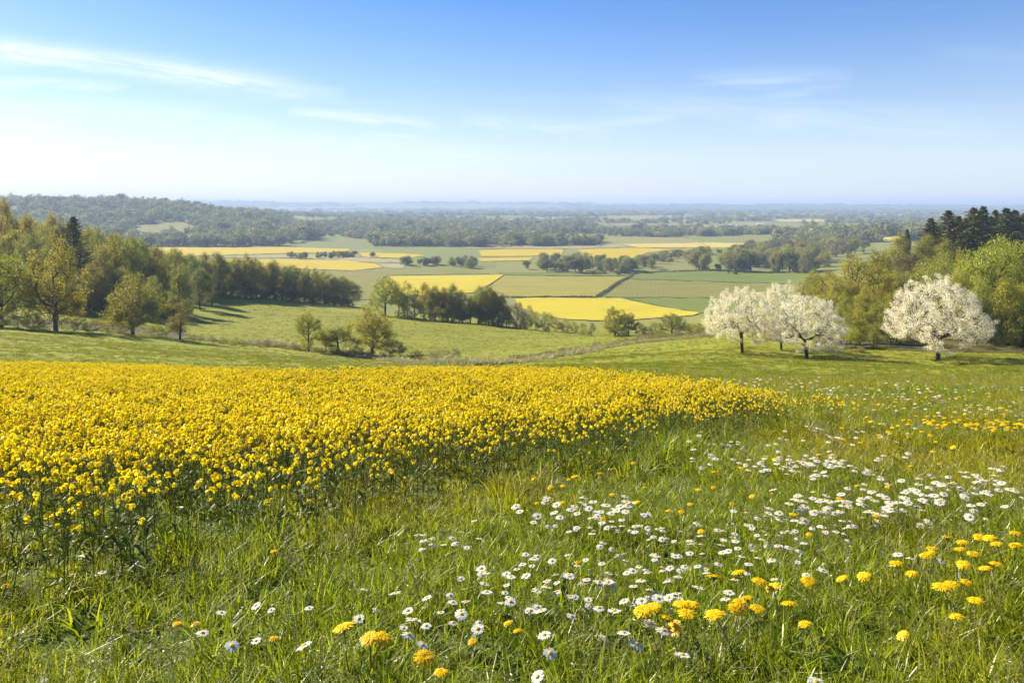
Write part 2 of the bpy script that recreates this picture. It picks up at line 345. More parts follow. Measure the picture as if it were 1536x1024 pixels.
def field(name, label, pix, mat, kind, lift=.35, step=None):
    pix = np.array(pix, float); dense = []
    for a, b in zip(pix, np.roll(pix, -1, 0)):
        n = max(2, int(np.hypot(*(b - a)) / 6)); dense += [a + (b - a) * q / n for q in range(n)]
    dense = np.array(dense)
    P = cast(dense[:, 0], dense[:, 1])
    Y0, Y1 = P[:, 1].min(), P[:, 1].max(); X0, X1 = P[:, 0].min(), P[:, 0].max()
    st = step or max(6., .012 * Y0)
    gx, gy = np.meshgrid(np.arange(X0, X1, st), np.arange(Y0, Y1, st)); G = np.stack([gx.ravel(), gy.ravel()], 1)
    G = G[inside(G, P)]
    vts = [Vector(p) for p in P] + [Vector(p) for p in G]
    n = len(P)
    v, e, f, *_ = delaunay_2d_cdt(vts, [], [list(range(n))], 1, 1e-4)
    V = np.array([(p.x, p.y) for p in v]); z = hgt(V[:, 0], V[:, 1]) + lift
    me = mesh_from(name, np.column_stack([V, z]), np.array([list(q) for q in f if len(q) == 3]), [mat], None, True)
    o = ob(name, me); tag(o, label, 'field', 'fields in the valley', kind); return o
def inside(G, P):
    x, y = G[:, 0], G[:, 1]; r = np.zeros(len(G), bool); n = len(P)
    for i in range(n):
        (xa, ya), (xb, yb) = P[i], P[i - 1]
        c = ((ya > y) != (yb > y)); q = np.where(c, (xb - xa) * (y - ya) / ((yb - ya) if yb != ya else 1e-9) + xa, -1e18)
        r ^= c & (x < q)
    return r
field('rapeseed_field', 'bright yellow rapeseed field just beyond the low bushes, nearest in the valley',
      [(772,449),(800,447.6),(930,448.5),(985,460),(1050,470.5),(1040,474),(955,480),(905,482),(850,480),(815,474),(780,462)], M['f_yellow'], 'stuff', .4)
field('rapeseed_field', 'yellow rapeseed field seen above the belt of trees in mid valley',
      [(585,415),(755,413.2),(735,427),(708,440),(600,445),(570,430)], M['f_yellow'], 'stuff', .4)
field('rapeseed_field', 'yellow rapeseed field with a rounded end above the dark wood',
      [(300,389),(440,389.5),(520,391.5),(562,396),(574,402),(530,406.5),(450,404),(300,402)], M['f_yellow2'], 'stuff', .4)
field('rapeseed_field', 'long thin yellow rapeseed strip below the wooded hill', [(230,371.5),(440,371.5),(524,374),(524,378),(440,380),(240,386)], M['f_yellow2'], 'stuff', .4)
field('rapeseed_field', 'small yellow rapeseed strip right of the dark thicket', [(540,380),(604,380.5),(640,384),(604,388),(545,386)], M['f_yellow2'], 'stuff', .4)
field('rapeseed_field', 'yellow rapeseed strip behind the round bushes of the plain', [(718,376),(780,374),(846,374.5),(842,384),(722,385)], M['f_yellow2'], 'stuff', .4)
field('rapeseed_field', 'narrow yellow rapeseed strip below a brown field edge', [(716,388),(800,386.5),(795,391),(722,392.5)], M['f_yellow2'], 'stuff', .4)
field('rapeseed_field', 'yellow rapeseed field ending at the tongue of wood on the right', [(866,374.5),(960,372.5),(1012,374.5),(970,380),(942,390),(888,388)], M['f_yellow2'], 'stuff', .4)
field('stubble_field', 'pale yellow stubble field in front of the far right woods', [(930,366.5),(1070,364.5),(1170,366.5),(1120,371.5),(960,371.8)], M['f_strip'], 'structure', .4)
field('stubble_field', 'tan stubble field under the far woods of the plain', [(640,366),(930,366.5),(940,371),(870,373.2),(700,373)], M['f_tan'], 'structure', .4)
field('crop_field', 'pale yellow-green field of young corn between two yellow fields',
      [(758,414.5),(930,416),(934,420),(918,432),(894,446.6),(770,446.6),(738,436),(742,424)], M['f_pale'], 'structure', .3)
field('crop_field', 'dark green crop field below the right hand woods', [(952,412),(1060,407),(1225,411),(1260,428),(1100,424),(945,419)], M['f_green'], 'structure', .3)
field('crop_field', 'olive green crop field in the middle of the right valley slope',
      [(943,420.5),(1100,425.5),(1260,430),(1230,446),(1080,447),(906,446.4),(920,434)], M['f_olive'], 'structure', .3)
field('crop_field', 'dark green crop strip touching the brightest yellow field', [(935,448),(1080,448.5),(1230,448),(1200,478),(1050,470),(988,459.5)], M['f_green'], 'structure', .3)
field('crop_field', 'thin dark green strip along the top of the young corn', [(745,409.5),(870,408),(960,409.5),(945,414),(860,414.5),(758,413)], M['f_green'], 'structure', .3)
field('crop_field', 'soft green pasture left of the belt of trees', [(440,408),(530,408),(720,404.5),(735,411),(580,413.5),(560,430),(600,450),(500,450),(440,430)], M['f_olive'], 'structure', .3)
field('stubble_field', 'tan field at the rounded end of a yellow field', [(578,396),(606,396.5),(606,403),(580,402.5),(566,396.5)], M['f_tan'], 'structure', .3)
field('stubble_field', 'long tan field between two yellow strips on the left', [(440,382),(600,390),(606,394),(560,394),(440,387),(300,386.5)], M['f_tan'], 'structure', .3)
field('pasture', 'pale green pasture clearing on the wooded hill', [(195,334),(262,328),(305,341),(262,356),(225,360),(195,352)], M['f_olive'], 'structure', .5)
field('pasture', 'pale pasture gap among the low wooded hills', [(848,353),(905,351),(912,357),(880,363),(852,360)], M['f_pale'], 'structure', .5)
field('pasture', 'thin pasture gap high on the low wooded hills', [(436,327),(520,327.5),(530,332),(470,333.5),(440,332)], M['f_olive'], 'structure', .5)
field('stubble_field', 'far yellow strip on the hazy plain beside white sheds', [(955,339.5),(1080,339.6),(1076,343),(960,343)], M['f_strip'], 'structure', .6)
field('stubble_field', 'farthest yellow strip on the hazy plain', [(1160,330),(1240,330),(1236,333),(1168,333)], M['f_strip'], 'structure', .6)
field('stubble_field', 'pale strip in front of the dark ridge on the right', [(1310,358),(1362,353),(1375,356),(1330,363)], M['f_strip'], 'structure', .5)
field('painted_shade_floor', 'brown sheet of painted shade under the edge of the right wood', [(1222,522),(1300,524),(1380,527),(1480,529),(1580,530),(1680,530),(1680,500),(1440,495),(1300,500),(1225,512)], M['f_shade'], 'structure', .06, 2.5)  # dark sheet standing in for the shade along the wood edge
field('painted_shade_floor', 'dark earth bank with painted shade under the left hedge line trees', [(-80,484),(60,490),(150,497),(290,510),(310,506),(240,494),(140,486),(40,476),(-80,468)], M['f_shade'], 'structure', .06, 2.5)  # earth bank, the shade at the foot of the trees painted into its colour

# ------------------------------------------------------------------ how trees grow
def unit(v): return v / np.maximum(np.linalg.norm(v, axis=-1, keepdims=True), 1e-9)
def skeleton(rng, tips, trunk, step, bow=.18, climb=1.3):
    """nodes joined tip by tip to the nearest suitable wood below; returns points, parents, radius weights"""
    P = list(map(np.array, trunk)); par = [-1] + list(range(len(trunk) - 1)); istip = [False] * len(trunk)
    base = np.array(trunk[len(trunk) // 2])
    order = np.argsort(np.linalg.norm(tips - base, axis=1)); nt = len(trunk)
    plen = [0.0]
    for i in range(1, nt): plen.append(plen[-1] + np.linalg.norm(P[i] - P[i - 1]))
    for k in order:
        p = tips[k]; A = np.array(P); d = p - A; L = np.linalg.norm(d, axis=1)
        cost = L * (1 + climb * np.clip(.35 - d[:, 2] / np.maximum(L, 1e-6), 0, 2)) + .12 * np.array(plen)
        cost[0] += 1e6
        if nt > 3: cost[1] += 2
        i = int(np.argmin(cost)); n = max(1, int(round(L[i] / step))); last = i; a = P[i].copy()
        side = rng.normal(size=3) * .06 * L[i]
        for q in range(1, n + 1):
            t = q / n
            pt = a + d[i] * t + np.array([0, 0, -bow * L[i] * math.sin(math.pi * t) * .5]) + side * math.sin(math.pi * t)
            P.append(pt); par.append(last); plen.append(plen[last] + L[i] / n); last = len(P) - 1; istip.append(q == n)
    P = np.array(P); par = np.array(par); w = np.array(istip, float)
    has = np.zeros(len(P)); 
    for i in range(len(P) - 1, 0, -1):
        if w[i] == 0 and has[i] == 0: w[i] = 1
        w[par[i]] += w[i]; has[par[i]] = 1
    return P, par, w
def tubes(P, par, r, sides=5):
    idx = np.arange(len(P))[par >= 0]; a, b = P[par[idx]], P[idx]; ra, rb = r[par[idx]], r[idx]
    ra = np.minimum(ra, rb * 1.7)
    d = unit(b - a); ref = np.where(np.abs(d[:, 2:3]) > .9, np.array([[1., 0, 0]]), np.array([[0, 0, 1.]]))
    x = unit(np.cross(d, ref)); y = np.cross(d, x); an = np.arange(sides) * 2 * math.pi / sides
    ring = x[:, None] * np.cos(an)[None, :, None] + y[:, None] * np.sin(an)[None, :, None]
    v = np.concatenate([a[:, None] + ring * ra[:, None, None], (b + d * rb[:, None] * .3)[:, None] + ring * rb[:, None, None]], 1)
    n = len(idx); o = np.arange(n)[:, None] * 2 * sides; k = np.arange(sides); k2 = (k + 1) % sides
    f = np.stack([o + k, o + k2, o + k2 + sides, o + k + sides], -1).reshape(-1, 4)
    return v.reshape(-1, 3), f
def leaves(rng, C, nrm, size, slim=.55):
    """one small pointed leaf (a rhomb) at every centre"""
    n = len(C); N = unit(nrm); t = unit(np.cross(N, rng.normal(size=(n, 3)))); b = np.cross(N, t)
    s = size * rng.uniform(.6, 1.3, (n, 1))
    bend = N * s * rng.uniform(-.25, .25, (n, 1))
    v = np.stack([C - t * s, C - b * s * slim + bend, C + t * s, C + b * s * slim + bend], 1).reshape(-1, 3)
    return v, np.arange(n * 4).reshape(n, 4)
def crown_points(rng, n, c, rad, lumps=7, fill=.45, floor=None):
    """tips spread through an uneven crown: an ellipsoid made of overlapping lumps"""
    c = np.array(c, float); rad = np.array(rad, float); out = []
    lc = unit(rng.normal(size=(lumps, 3))) * rng.uniform(.40, .62, (lumps, 1)); lr = rng.uniform(.34, .56, lumps) if lumps < 30 else rng.uniform(.34, .44, lumps)
    while len(out) < n:
        i = rng.integers(lumps); d = unit(rng.normal(size=3)) * lr[i] * rng.uniform(fill, 1) ** .5
        q = lc[i] + d
        if np.linalg.norm(q) > 1.05: continue
        p = c + q * rad * np.array([1 - .28 * q[2], 1 - .28 * q[2], 1])
        if floor is not None and p[2] < floor: continue
        out.append(p)
    return np.array(out)
def dome_points(rng, n, c, rad):
    """tips under an almost closed, gently uneven dome with a ragged, drooping hem"""
    d = unit(rng.normal(size=(n * 3, 3))); d = d[d[:, 2] > -.62][:n]; ph = rng.uniform(0, 6.28, 6)
    an = np.arctan2(d[:, 1], d[:, 0]); q = 1 + .07 * np.sin(2 * an + ph[0]) + .06 * np.sin(5 * an + 3 * d[:, 2] + ph[1]) + .05 * np.sin(7 * d[:, 2] + 2 * an + ph[2])
    r = np.where(rng.uniform(size=len(d)) < .68, rng.uniform(.82, 1.0, len(d)), rng.uniform(.3, .82, len(d))) * q + np.where(rng.uniform(size=len(d)) < .12, rng.uniform(0, .09, len(d)), 0)
    d[:, 2] = np.where(d[:, 2] < 0, d[:, 2] * .9, d[:, 2]); return np.array(c) + d * r[:, None] * np.array(rad)
def make_tree(name, seed, H=12., wid=.8, base=.22, trunks=1, ntips=150, nleaf=8000, lsize=.13, tr=.022, lumps=8, sig=.055, outward=.5,
              bow=.15, bark='bark', leaf='leaf', flat=False, droop=0., fill=.4, climb=1.3, single=False, sides=5, dome=False):
    rng = np.random.default_rng(seed)
    c = (0, 0, H * (base + 1) / 2); rad = (H * wid / 2, H * wid / 2, H * (1 - base) / 2)
    tips = dome_points(rng, ntips, c, rad) if dome else crown_points(rng, ntips, c, rad, lumps, fill, floor=H * base * .8)
    if droop: tips[:, 2] -= droop * H * (np.hypot(tips[:, 0], tips[:, 1]) / rad[0]) ** 2 * .3
    lean = rng.normal(size=2) * .03 * H
    top = H * (base + (1 - base) * (.25 if flat else .6)); nn = 7
    trunk = [np.array([lean[0] * (q / nn) ** 1.5 + rng.normal() * .004 * H, lean[1] * (q / nn) ** 1.5, top * q / nn]) for q in range(nn + 1)]
    trunk[0] = np.array([0, 0, -.05 * H])
    P, par, w = skeleton(rng, tips, trunk, H * .05, bow, climb)
    r = tr * H * (w / w[0]) ** .46; r = np.maximum(r, .0016 * H); r[0] *= 1.35
    tv, tf = tubes(P, par, r, sides)
    th = np.flatnonzero(r < tr * H * .30)
    if len(th) < 20: th = np.arange(len(P))
    outer = np.linalg.norm((P[th] - c) / rad, axis=1); pr = .25 + outer ** 2; pr /= pr.sum()
    k = rng.choice(th, nleaf, p=pr); q = rng.uniform(0, 1, (nleaf, 1))
    C = P[k] * q + P[np.maximum(par[k], 0)] * (1 - q) + rng.normal(size=(nleaf, 3)) * sig * H * np.array([1, 1, .8])
    C = C[C[:, 2] > H * base * .55]
    nr = unit(C - np.array(c)) * outward + rng.normal(size=C.shape) * .6 + np.array([0, 0, .25])
    lv, lf = leaves(rng, C, nr, lsize)
    s = 1.0 / H
    if single:
        g = Geo(); g.add(tv * s, tf, 0); g.add(lv * s, lf, 1); return (g.mesh(name, [M[bark], M[leaf]]),)
    return (mesh_from(name + '_trunk', tv * s, tf, [M[bark]], None, True), mesh_from(name + '_crown', lv * s, lf, [M[leaf]]))
def make_spruce(name, seed, H=20., wid=.42, nb=260):
    """a straight stem with branches all the way up, longest low down, each a drooping spray of needle twigs"""
    rng = np.random.default_rng(seed); V, Fc, bp, bpar, br, nq = [], [], [], [], [], 0
    P = np.array([[rng.normal() * .03, rng.normal() * .03, H * q / 12] for q in range(13)]); P[0, 2] = -.6
    tv, tf = tubes(P, np.arange(13) - 1, np.maximum(.015 * H * (1 - np.arange(13) / 12.3), .03), 6)
    prof = rng.uniform(.8, 1.15, 12)
    for b in range(nb):
        u = (b / nb) ** .95; z = H * (.05 + .945 * u); an = b * 2.39996 + rng.normal() * .4
        l = H * wid / 2 * (1 - u) ** .88 * rng.uniform(.5, 1.15) * np.interp(an % 6.283, np.linspace(0, 6.283, 12), prof) + .06
        d = np.array([math.cos(an), math.sin(an), 0]); sd_ = np.array([-d[1], d[0], 0]); dr = .45 - .85 * u + rng.normal() * .12
        at_ = lambda t: np.array([0, 0, z]) + d * l * t[:, None] + np.array([0, 0, 1.]) * (l * (-dr * t + .3 * t * t))[:, None]
        pts = at_(np.linspace(0, 1, 4))
        for q in range(3):
            o = len(bp); bp += [pts[q], pts[q + 1]]; bpar += [-1, o]; br += [.035, .02]
        m = int(14 + 40 * l / (H * wid / 2)); t = rng.uniform(.05, 1.0, m); c = at_(t)
        sg = rng.choice([-1., 1.], m); sw = l * .32 * (1 - .8 * t) * rng.uniform(0, 1, m) * sg
        dirv = unit(d * .8 + sd_ * (sg * .7)[:, None] + rng.normal(size=(m, 3)) * .25 + np.array([0, 0, -.35 + .5 * u]))
        ln = rng.uniform(.3, .7, m) * (1 - .55 * u); wd = rng.uniform(.08, .17, m); up = unit(np.cross(dirv, rng.normal(size=(m, 3))))
        a = c + sd_ * sw[:, None] + np.array([0, 0, 1.]) * (-np.abs(sw) * .35 + rng.normal(size=m) * .10)[:, None]; e = a + dirv * ln[:, None]
        V.append(np.stack([a - up * wd[:, None] * .5, a + up * wd[:, None] * .5, e + up * wd[:, None] * .35, e - up * wd[:, None] * .35], 1).reshape(-1, 3)); Fc.append(np.arange(m * 4).reshape(m, 4) + nq); nq += 4 * m
    bv, bf = tubes(np.array(bp), np.array(bpar), np.array(br), 3); s = 1 / H
    return (mesh_from(name + '_trunk', np.concatenate([tv, bv]) * s, [np.concatenate([tf, bf + len(tv)])], [M['bark_dark']]),
            mesh_from(name + '_crown', np.concatenate(V) * s, np.concatenate(Fc), [M['needle']]))

SEED = np.random.default_rng(77)
KIT = {}
def kit(kind, n, **kw): KIT[kind] = [make_tree(kind, 100 + 17 * i + len(KIT) * 311, **kw) for i in range(n)]
kit('broad', 4, H=14, wid=.86, base=.09, ntips=260, nleaf=17000, lsize=.125, sig=.030, lumps=11, tr=.024, climb=1.0)
kit('tall', 4, H=16, wid=.56, base=.03, ntips=210, nleaf=14000, lsize=.135, sig=.036, lumps=8, tr=.017)
kit('slim', 3, H=14, wid=.36, base=.12, ntips=110, nleaf=6500, lsize=.115, sig=.036, lumps=7, tr=.013)
kit('shrub', 4, H=5, wid=1.25, base=.02, ntips=130, nleaf=4200, lsize=.085, sig=.05, lumps=9, tr=.012, climb=.5, flat=True)
kit('round', 3, H=12, wid=.95, base=.06, ntips=120, nleaf=4200, lsize=.26, sig=.055, lumps=8, tr=.02, single=True, sides=4)
kit('clump', 4, H=12, wid=1.15, base=.03, ntips=60, nleaf=700, lsize=.62, sig=.07, lumps=6, tr=.02, single=True, sides=3, outward=.9, leaf='leaf_far')
kit('blossom', 4, H=10, wid=1.22, base=.06, ntips=760, nleaf=60000, lsize=.062, sig=.017, dome=True, tr=.027, bark='bark_dark', leaf='petal_white',
    flat=True, droop=.2, climb=.55, outward=.3, fill=.35)
KIT['spruce'] = [make_spruce('spruce', 5 + i, wid=(.44, .50, .38)[i]) for i in range(3)]
WORD = {'broad': 'deciduous_tree', 'tall': 'deciduous_tree', 'slim': 'slender_tree', 'shrub': 'shrub', 'round': 'distant_tree', 'blossom': 'blossom_tree', 'spruce': 'spruce_tree'}
CATW = {'broad': 'tree', 'tall': 'tree', 'slim': 'tree', 'shrub': 'shrub', 'round': 'tree', 'blossom': 'blossom tree', 'spruce': 'spruce'}
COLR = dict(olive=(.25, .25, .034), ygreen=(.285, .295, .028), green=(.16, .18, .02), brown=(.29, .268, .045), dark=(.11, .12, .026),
            lime=(.34, .34, .018), grey=(.17, .155, .075), dry=(.27, .215, .11), spruce=(.12, .125, .04), white=(.79, .76, .69), gold=(.325, .30, .026), mid=(.21, .215, .05))
def plant(kind, px, Y, top, label, group=None, col='olive', w=None, var=None, cap=(2., 32.)):
    """one tree standing on the land at column px, Y metres out, reaching up to row top"""
    X, z = at(px, Y); Hh = -(top - CY) / F * Y - z
    Hh = float(np.clip(Hh, *cap))
    v = KIT[kind][int(SEED.integers(len(KIT[kind]))) if var is None else var]
    sx = 1.0
    if w is not None:
        nat = {'broad': .86, 'tall': .56, 'slim': .36, 'shrub': 1.25, 'round': .95, 'blossom': 1.22, 'spruce': .44}[kind]
        sx = (w / F * Y) / (nat * Hh)
    rz = SEED.uniform(0, 6.283); scl = (Hh * sx * SEED.uniform(.96, 1.04), Hh * sx * SEED.uniform(.96, 1.04), Hh)
    c = np.array(COLR[col]) * SEED.uniform(.85, 1.15) * (1 + SEED.uniform(-.07, .07, 3))
    if kind == 'blossom': c = np.array(COLR['white'])
    c4 = (float(c[0]), float(c[1]), float(c[2]), 1)
    if len(v) == 1:
        o = bpy.data.objects.new(WORD[kind], v[0]); COL.objects.link(o); o.color = c4
    else:
        o = bpy.data.objects.new(WORD[kind], None); COL.objects.link(o); o.empty_display_size = .5
        for nm, me in zip(('trunk', 'crown') if kind != 'shrub' else ('branches', 'foliage'), v):
            p = bpy.data.objects.new(nm, me); COL.objects.link(p); p.parent = o; p.color = c4
    o.location = (X, Y, z - .02 * Hh); o.rotation_euler = (0, 0, rz); o.scale = scl
    tag(o, label, CATW[kind], group)
    return o

# -- big trees along the left hedge line
plant('broad', 2, 132, 362, 'broad yellow-green tree cut off by the left edge of the picture', None, 'ygreen', 112, 0)
plant('broad', 84, 134, 347, 'tallest tree of the left hedge line, forked dark trunk in front of the wood', None, 'ygreen', 118, 1)
plant('broad', 199, 141, 402, 'round golden-green tree standing alone at the corner of the meadow', None, 'ygreen', 100, 2)
plant('slim', 270, 144, 442, 'small thin tree right of the round golden-green tree', None, 'olive', 44, 0)
for px, Y, top, w in ((28,131,452,60),(52,133,462,44),(112,136,462,48),(140,137,474,40),(160,139,482,26),(228,143,480,40),(60,128,476,34),(250,145,486,30),(-20,131,455,50),(180,143,484,30)):
    plant('shrub', px, Y, top, 'dark low bush at the foot of the left hedge line trees', 'bushes under the left trees', 'olive', w)
# -- the wood on the left
GL = 'trees of the left wood'
plant('spruce', 110, 190, 322, 'single dark spruce pointing out of the left wood', None, 'spruce', 104, 1)
plant('slim', 40, 225, 303, 'thin grey-brown tree on the skyline of the left wood', None, 'brown', 34, 2)
plant('tall', 195, 200, 337, 'tall oak with a long bare trunk at the front of the left wood', None, 'brown', 60, 1)
plant('tall', 6, 222, 289, 'tallest brown tree on the skyline at the upper left corner of the wood', None, 'brown', 46, 0)
LW = [(-40,230,300),(75,232,313),(95,236,318),(22,205,328),(48,188,333),(72,196,342),(-15,190,335),(60,215,322),(128,222,330),(143,212,331),(162,214,332),(178,208,342),(150,198,352),
      (212,232,352),(236,238,357),(262,246,361),(222,196,372),(245,198,378),(268,204,388),(285,248,368),(300,215,398),(310,254,374),(328,258,373),(348,262,377),(366,264,375),(384,268,377),
      (396,272,384),(412,275,386),(424,279,391),(440,283,393),(456,288,396),(470,293,398),(486,297,399),(502,300,404),(514,304,410),(524,308,418),(290,232,384),(120,205,345),(95,176,372),(135,176,392),(155,180,396),(178,183,398),(230,183,408)]
for px, Y, top in LW:
    plant('tall' if SEED.random() < .7 else 'broad', px, Y, top, 'olive-brown tree in the dense wood on the left slope', GL, ('brown', 'olive', 'mid', 'olive', 'brown')[int(SEED.integers(5))], SEED.uniform(42, 62) * 190 / Y + 6)
for px in range(-40, 530, 13):
    Y = np.interp(px, [-40, 100, 200, 300, 400, 530], [245, 240, 246, 262, 282, 318]); top = np.interp(px, [-40, 20, 90, 150, 250, 350, 450, 530], [298, 312, 326, 338, 366, 383, 402, 424])
    plant('tall', px + SEED.uniform(-4, 4), Y + SEED.uniform(0, 12), top + SEED.uniform(-3, 7), 'olive-brown tree in the dense wood on the left slope', GL, ('brown', 'olive', 'mid', 'dark')[int(SEED.integers(4))], SEED.uniform(30, 44))
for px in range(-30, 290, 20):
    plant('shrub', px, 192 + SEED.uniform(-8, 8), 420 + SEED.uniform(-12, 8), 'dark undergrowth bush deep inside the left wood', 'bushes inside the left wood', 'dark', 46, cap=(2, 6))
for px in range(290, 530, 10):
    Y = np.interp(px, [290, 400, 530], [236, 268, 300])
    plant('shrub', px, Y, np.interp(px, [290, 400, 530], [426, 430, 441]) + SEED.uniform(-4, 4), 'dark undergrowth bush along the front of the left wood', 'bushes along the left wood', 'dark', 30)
plant('slim', 318, 228, 420, 'bright little sapling against the dark front of the left wood', None, 'ygreen', 24, 1)
# -- hedge trees in the hollow
plant('broad', 463, 144, 462, 'rounded golden tree at the left of the hollow hedge', None, 'gold', 54, 3)
plant('slim', 489, 147, 478, 'thin-stemmed young tree between two golden hedge trees', None, 'gold', 26, 1)
plant('slim', 508, 147, 484, 'multi-stemmed small tree leaning to the big hollow tree', None, 'olive', 38, 2)
plant('broad', 558, 149, 446, 'largest tree of the hollow hedge with spreading limbs', None, 'gold', 92, 2)
plant('shrub', 592, 149, 503, 'dense olive bush at the right foot of the largest hollow tree', None, 'olive', 40)
plant('shrub', 528, 149, 503, 'low olive bush left of the largest hollow tree', None, 'olive', 36)
plant('shrub', 652, 151, 519, 'twiggy straw-coloured bush, left one of a pair', None, 'dry', 36, 0)
plant('shrub', 677, 150, 520, 'grey-brown round bush, right one of a pair', None, 'grey', 36, 1)
plant('shrub', 622, 150, 529, 'dark low bush between the largest hollow tree and a twiggy pair', None, 'dark', 34)
for px in list(range(285, 450, 17)) + list(range(452, 640, 15)):
    Y = np.interp(px, [285, 450, 640], [147, 146, 150])
    plant('shrub', px + SEED.uniform(-4, 4), Y + SEED.uniform(-1, 1), np.interp(px, [285, 450, 560, 640], [500, 514, 526, 538]) + SEED.uniform(-4, 3), 'low weedy scrub bush along the hollow hedge', 'low scrub of the hollow hedge', ('dry', 'olive', 'olive', 'grey')[int(SEED.integers(4))], SEED.uniform(14, 26), cap=(.5, 3))
for px in range(700, 1062, 11):
    py = np.interp(px, [700, 760, 830, 900, 960, 1010, 1062], [545, 543, 533, 521, 512, 507, 505]); p = cast(px, py)[0]
    plant('shrub', px + SEED.uniform(-4, 4), p[1] + SEED.uniform(-1, 2), py - SEED.uniform(5, 12), 'low grey scrub bush in the right arm of the hollow hedge', 'low scrub of the right hedge arm', ('dry', 'olive', 'grey', 'dry')[int(SEED.integers(4))], SEED.uniform(14, 28), cap=(.5, 3))
# -- belt of trees across the middle
plant('broad', 578, 246, 405, 'broad leafy tree at the left end of the middle belt', None, 'ygreen', 54, 0)
GB = 'trees of the middle belt'
for px, Y, top, w, c in ((598,250,411,24,'lime'),(611,250,415,20,'ygreen'),(622,249,414,22,'ygreen'),(636,246,420,30,'gold'),(652,244,424,30,'olive'),(664,243,423,30,'gold'),(678,242,422,34,'olive'),(694,242,428,34,'gold'),
                         (718,240,420,36,'gold'),(733,240,424,34,'gold'),(748,239,430,28,'olive'),(760,238,440,20,'olive'),(706,243,440,30,'gold'),(645,252,432,30,'olive'),(672,250,430,30,'olive'),(728,245,436,36,'olive'),(740,244,432,30,'gold')):
    plant('slim' if w < 26 else 'tall', px, Y, top, 'yellow-green tree in the narrow belt across the valley', GB, c, w)
for px, top, w in ((640,452,24),(668,456,28),(690,456,34),(704,452,36),(730,458,34),(752,456,30),(610,452,18),(600,462,20),(622,462,22),(654,456,26),(680,458,26),(718,456,30),(740,458,28),(762,462,24)):
    plant('shrub', px, 240, top, 'low bush under the middle belt of trees', 'bushes under the middle belt', 'olive', w)
for px, Y, top, w in ((775,234,449,34),(790,236,452,26),(786,231,462,22),(803,230,463,30),(820,229,464,26),(833,228,470,28),(848,227,474,24),(862,225,477,18),(874,220,482,18),(888,212,480,16)):
    plant('shrub', px, Y, top, 'green bush of the row leading down from the middle belt', 'bushes in a row below the middle belt', ('olive', 'gold', 'olive', 'grey')[int(SEED.integers(4))], w)
plant('broad', 922, 206, 456, 'rounded golden-green tree before the brightest yellow field', None, 'gold', 52, 1)
plant('broad', 943, 207, 466, 'darker tree leaning on the rounded golden-green tree', None, 'olive', 34, 3)
plant('broad', 1008, 203, 465, 'brown-green tree left of the first white blossom tree', None, 'brown', 46, 0)
for px, Y, top, w, c in ((962,206,480,34,'dark'),(985,204,481,34,'olive'),(1035,200,478,44,'olive'),(1058,196,486,34,'olive'),(1020,196,492,30,'dark'),(935,203,487,40,'dark'),(957,188,497,22,'dry'),(975,186,499,22,'dry'),(990,192,496,26,'olive')):
    plant('shrub', px, Y, top, 'bush of the dense scrub left of the blossom trees', 'scrub left of the blossom trees', c, w)
# -- white blossom trees
p = cast([1113, 1091, 1176, 1210, 1407], [529, 526, 533, 538, 540])
plant('blossom', 1113, p[0][1], 428, 'white blossom tree with spreading limbs, first from the left', None, 'white', 114, 0)
plant('blossom', 1172, p[0][1] + 7, 422, 'white blossom tree half hidden behind the first two', None, 'white', 80, 1)
plant('blossom', 1210, p[3][1], 440, 'white blossom tree with a short dark trunk, nearest the camera', None, 'white', 122, 2)
plant('blossom', 1407, p[4][1], 416, 'largest white blossom tree, domed, alone before the right wood', None, 'white', 152, 3)
# -- right wood
for px in range(1236, 1580, 15):
    plant('shrub', px + SEED.uniform(-4, 4), 113 + SEED.uniform(-2, 5), 527 + SEED.uniform(-7, 3), 'low brambly bush in the shade at the front of the right wood', 'low bushes fronting the right wood', ('olive', 'dark', 'brown')[int(SEED.integers(3))], SEED.uniform(16, 30), cap=(.6, 3))
GR = 'saplings at the front of the right wood'
for px, Y, top, w in ((1262,117,472,26),(1276,120,462,28),(1290,119,452,30),(1304,121,458,26),(1316,118,442,32),(1330,121,446,32),(1345,120,462,26),(1283,115,480,24),(1310,115,478,26),(1336,116,476,26),(1246,122,478,24),
                      (1465,117,440,30),(1450,120,430,34),(1352,118,470,24)):
    plant('slim', px, Y, top, 'slender yellow-green sapling between the blossom trees and the wood', GR, 'lime' if SEED.random() < .5 else 'ygreen', w)
for px, Y, w in ((1250,121,34),(1270,124,34),(1295,124,36),(1325,124,36),(1352,124,36),(1380,122,40),(1430,122,40),(1460,121,44),(1490,120,44),(1520,120,44),(1545,120,40),(1230,124,34)):
    plant('shrub', px, Y, 505 + SEED.uniform(-8, 6), 'shady bush under the edge of the right wood', 'bushes under the right wood', 'olive', w)
GW = 'trees of the right wood'
plant('broad', 1500, 124, 334, 'tall fresh green tree with visible trunks at the right picture edge', None, 'lime', 104, 0)
plant('broad', 1285, 152, 374, 'large olive-gold tree bulging above the first blossom trees', None, 'gold', 110, 1)
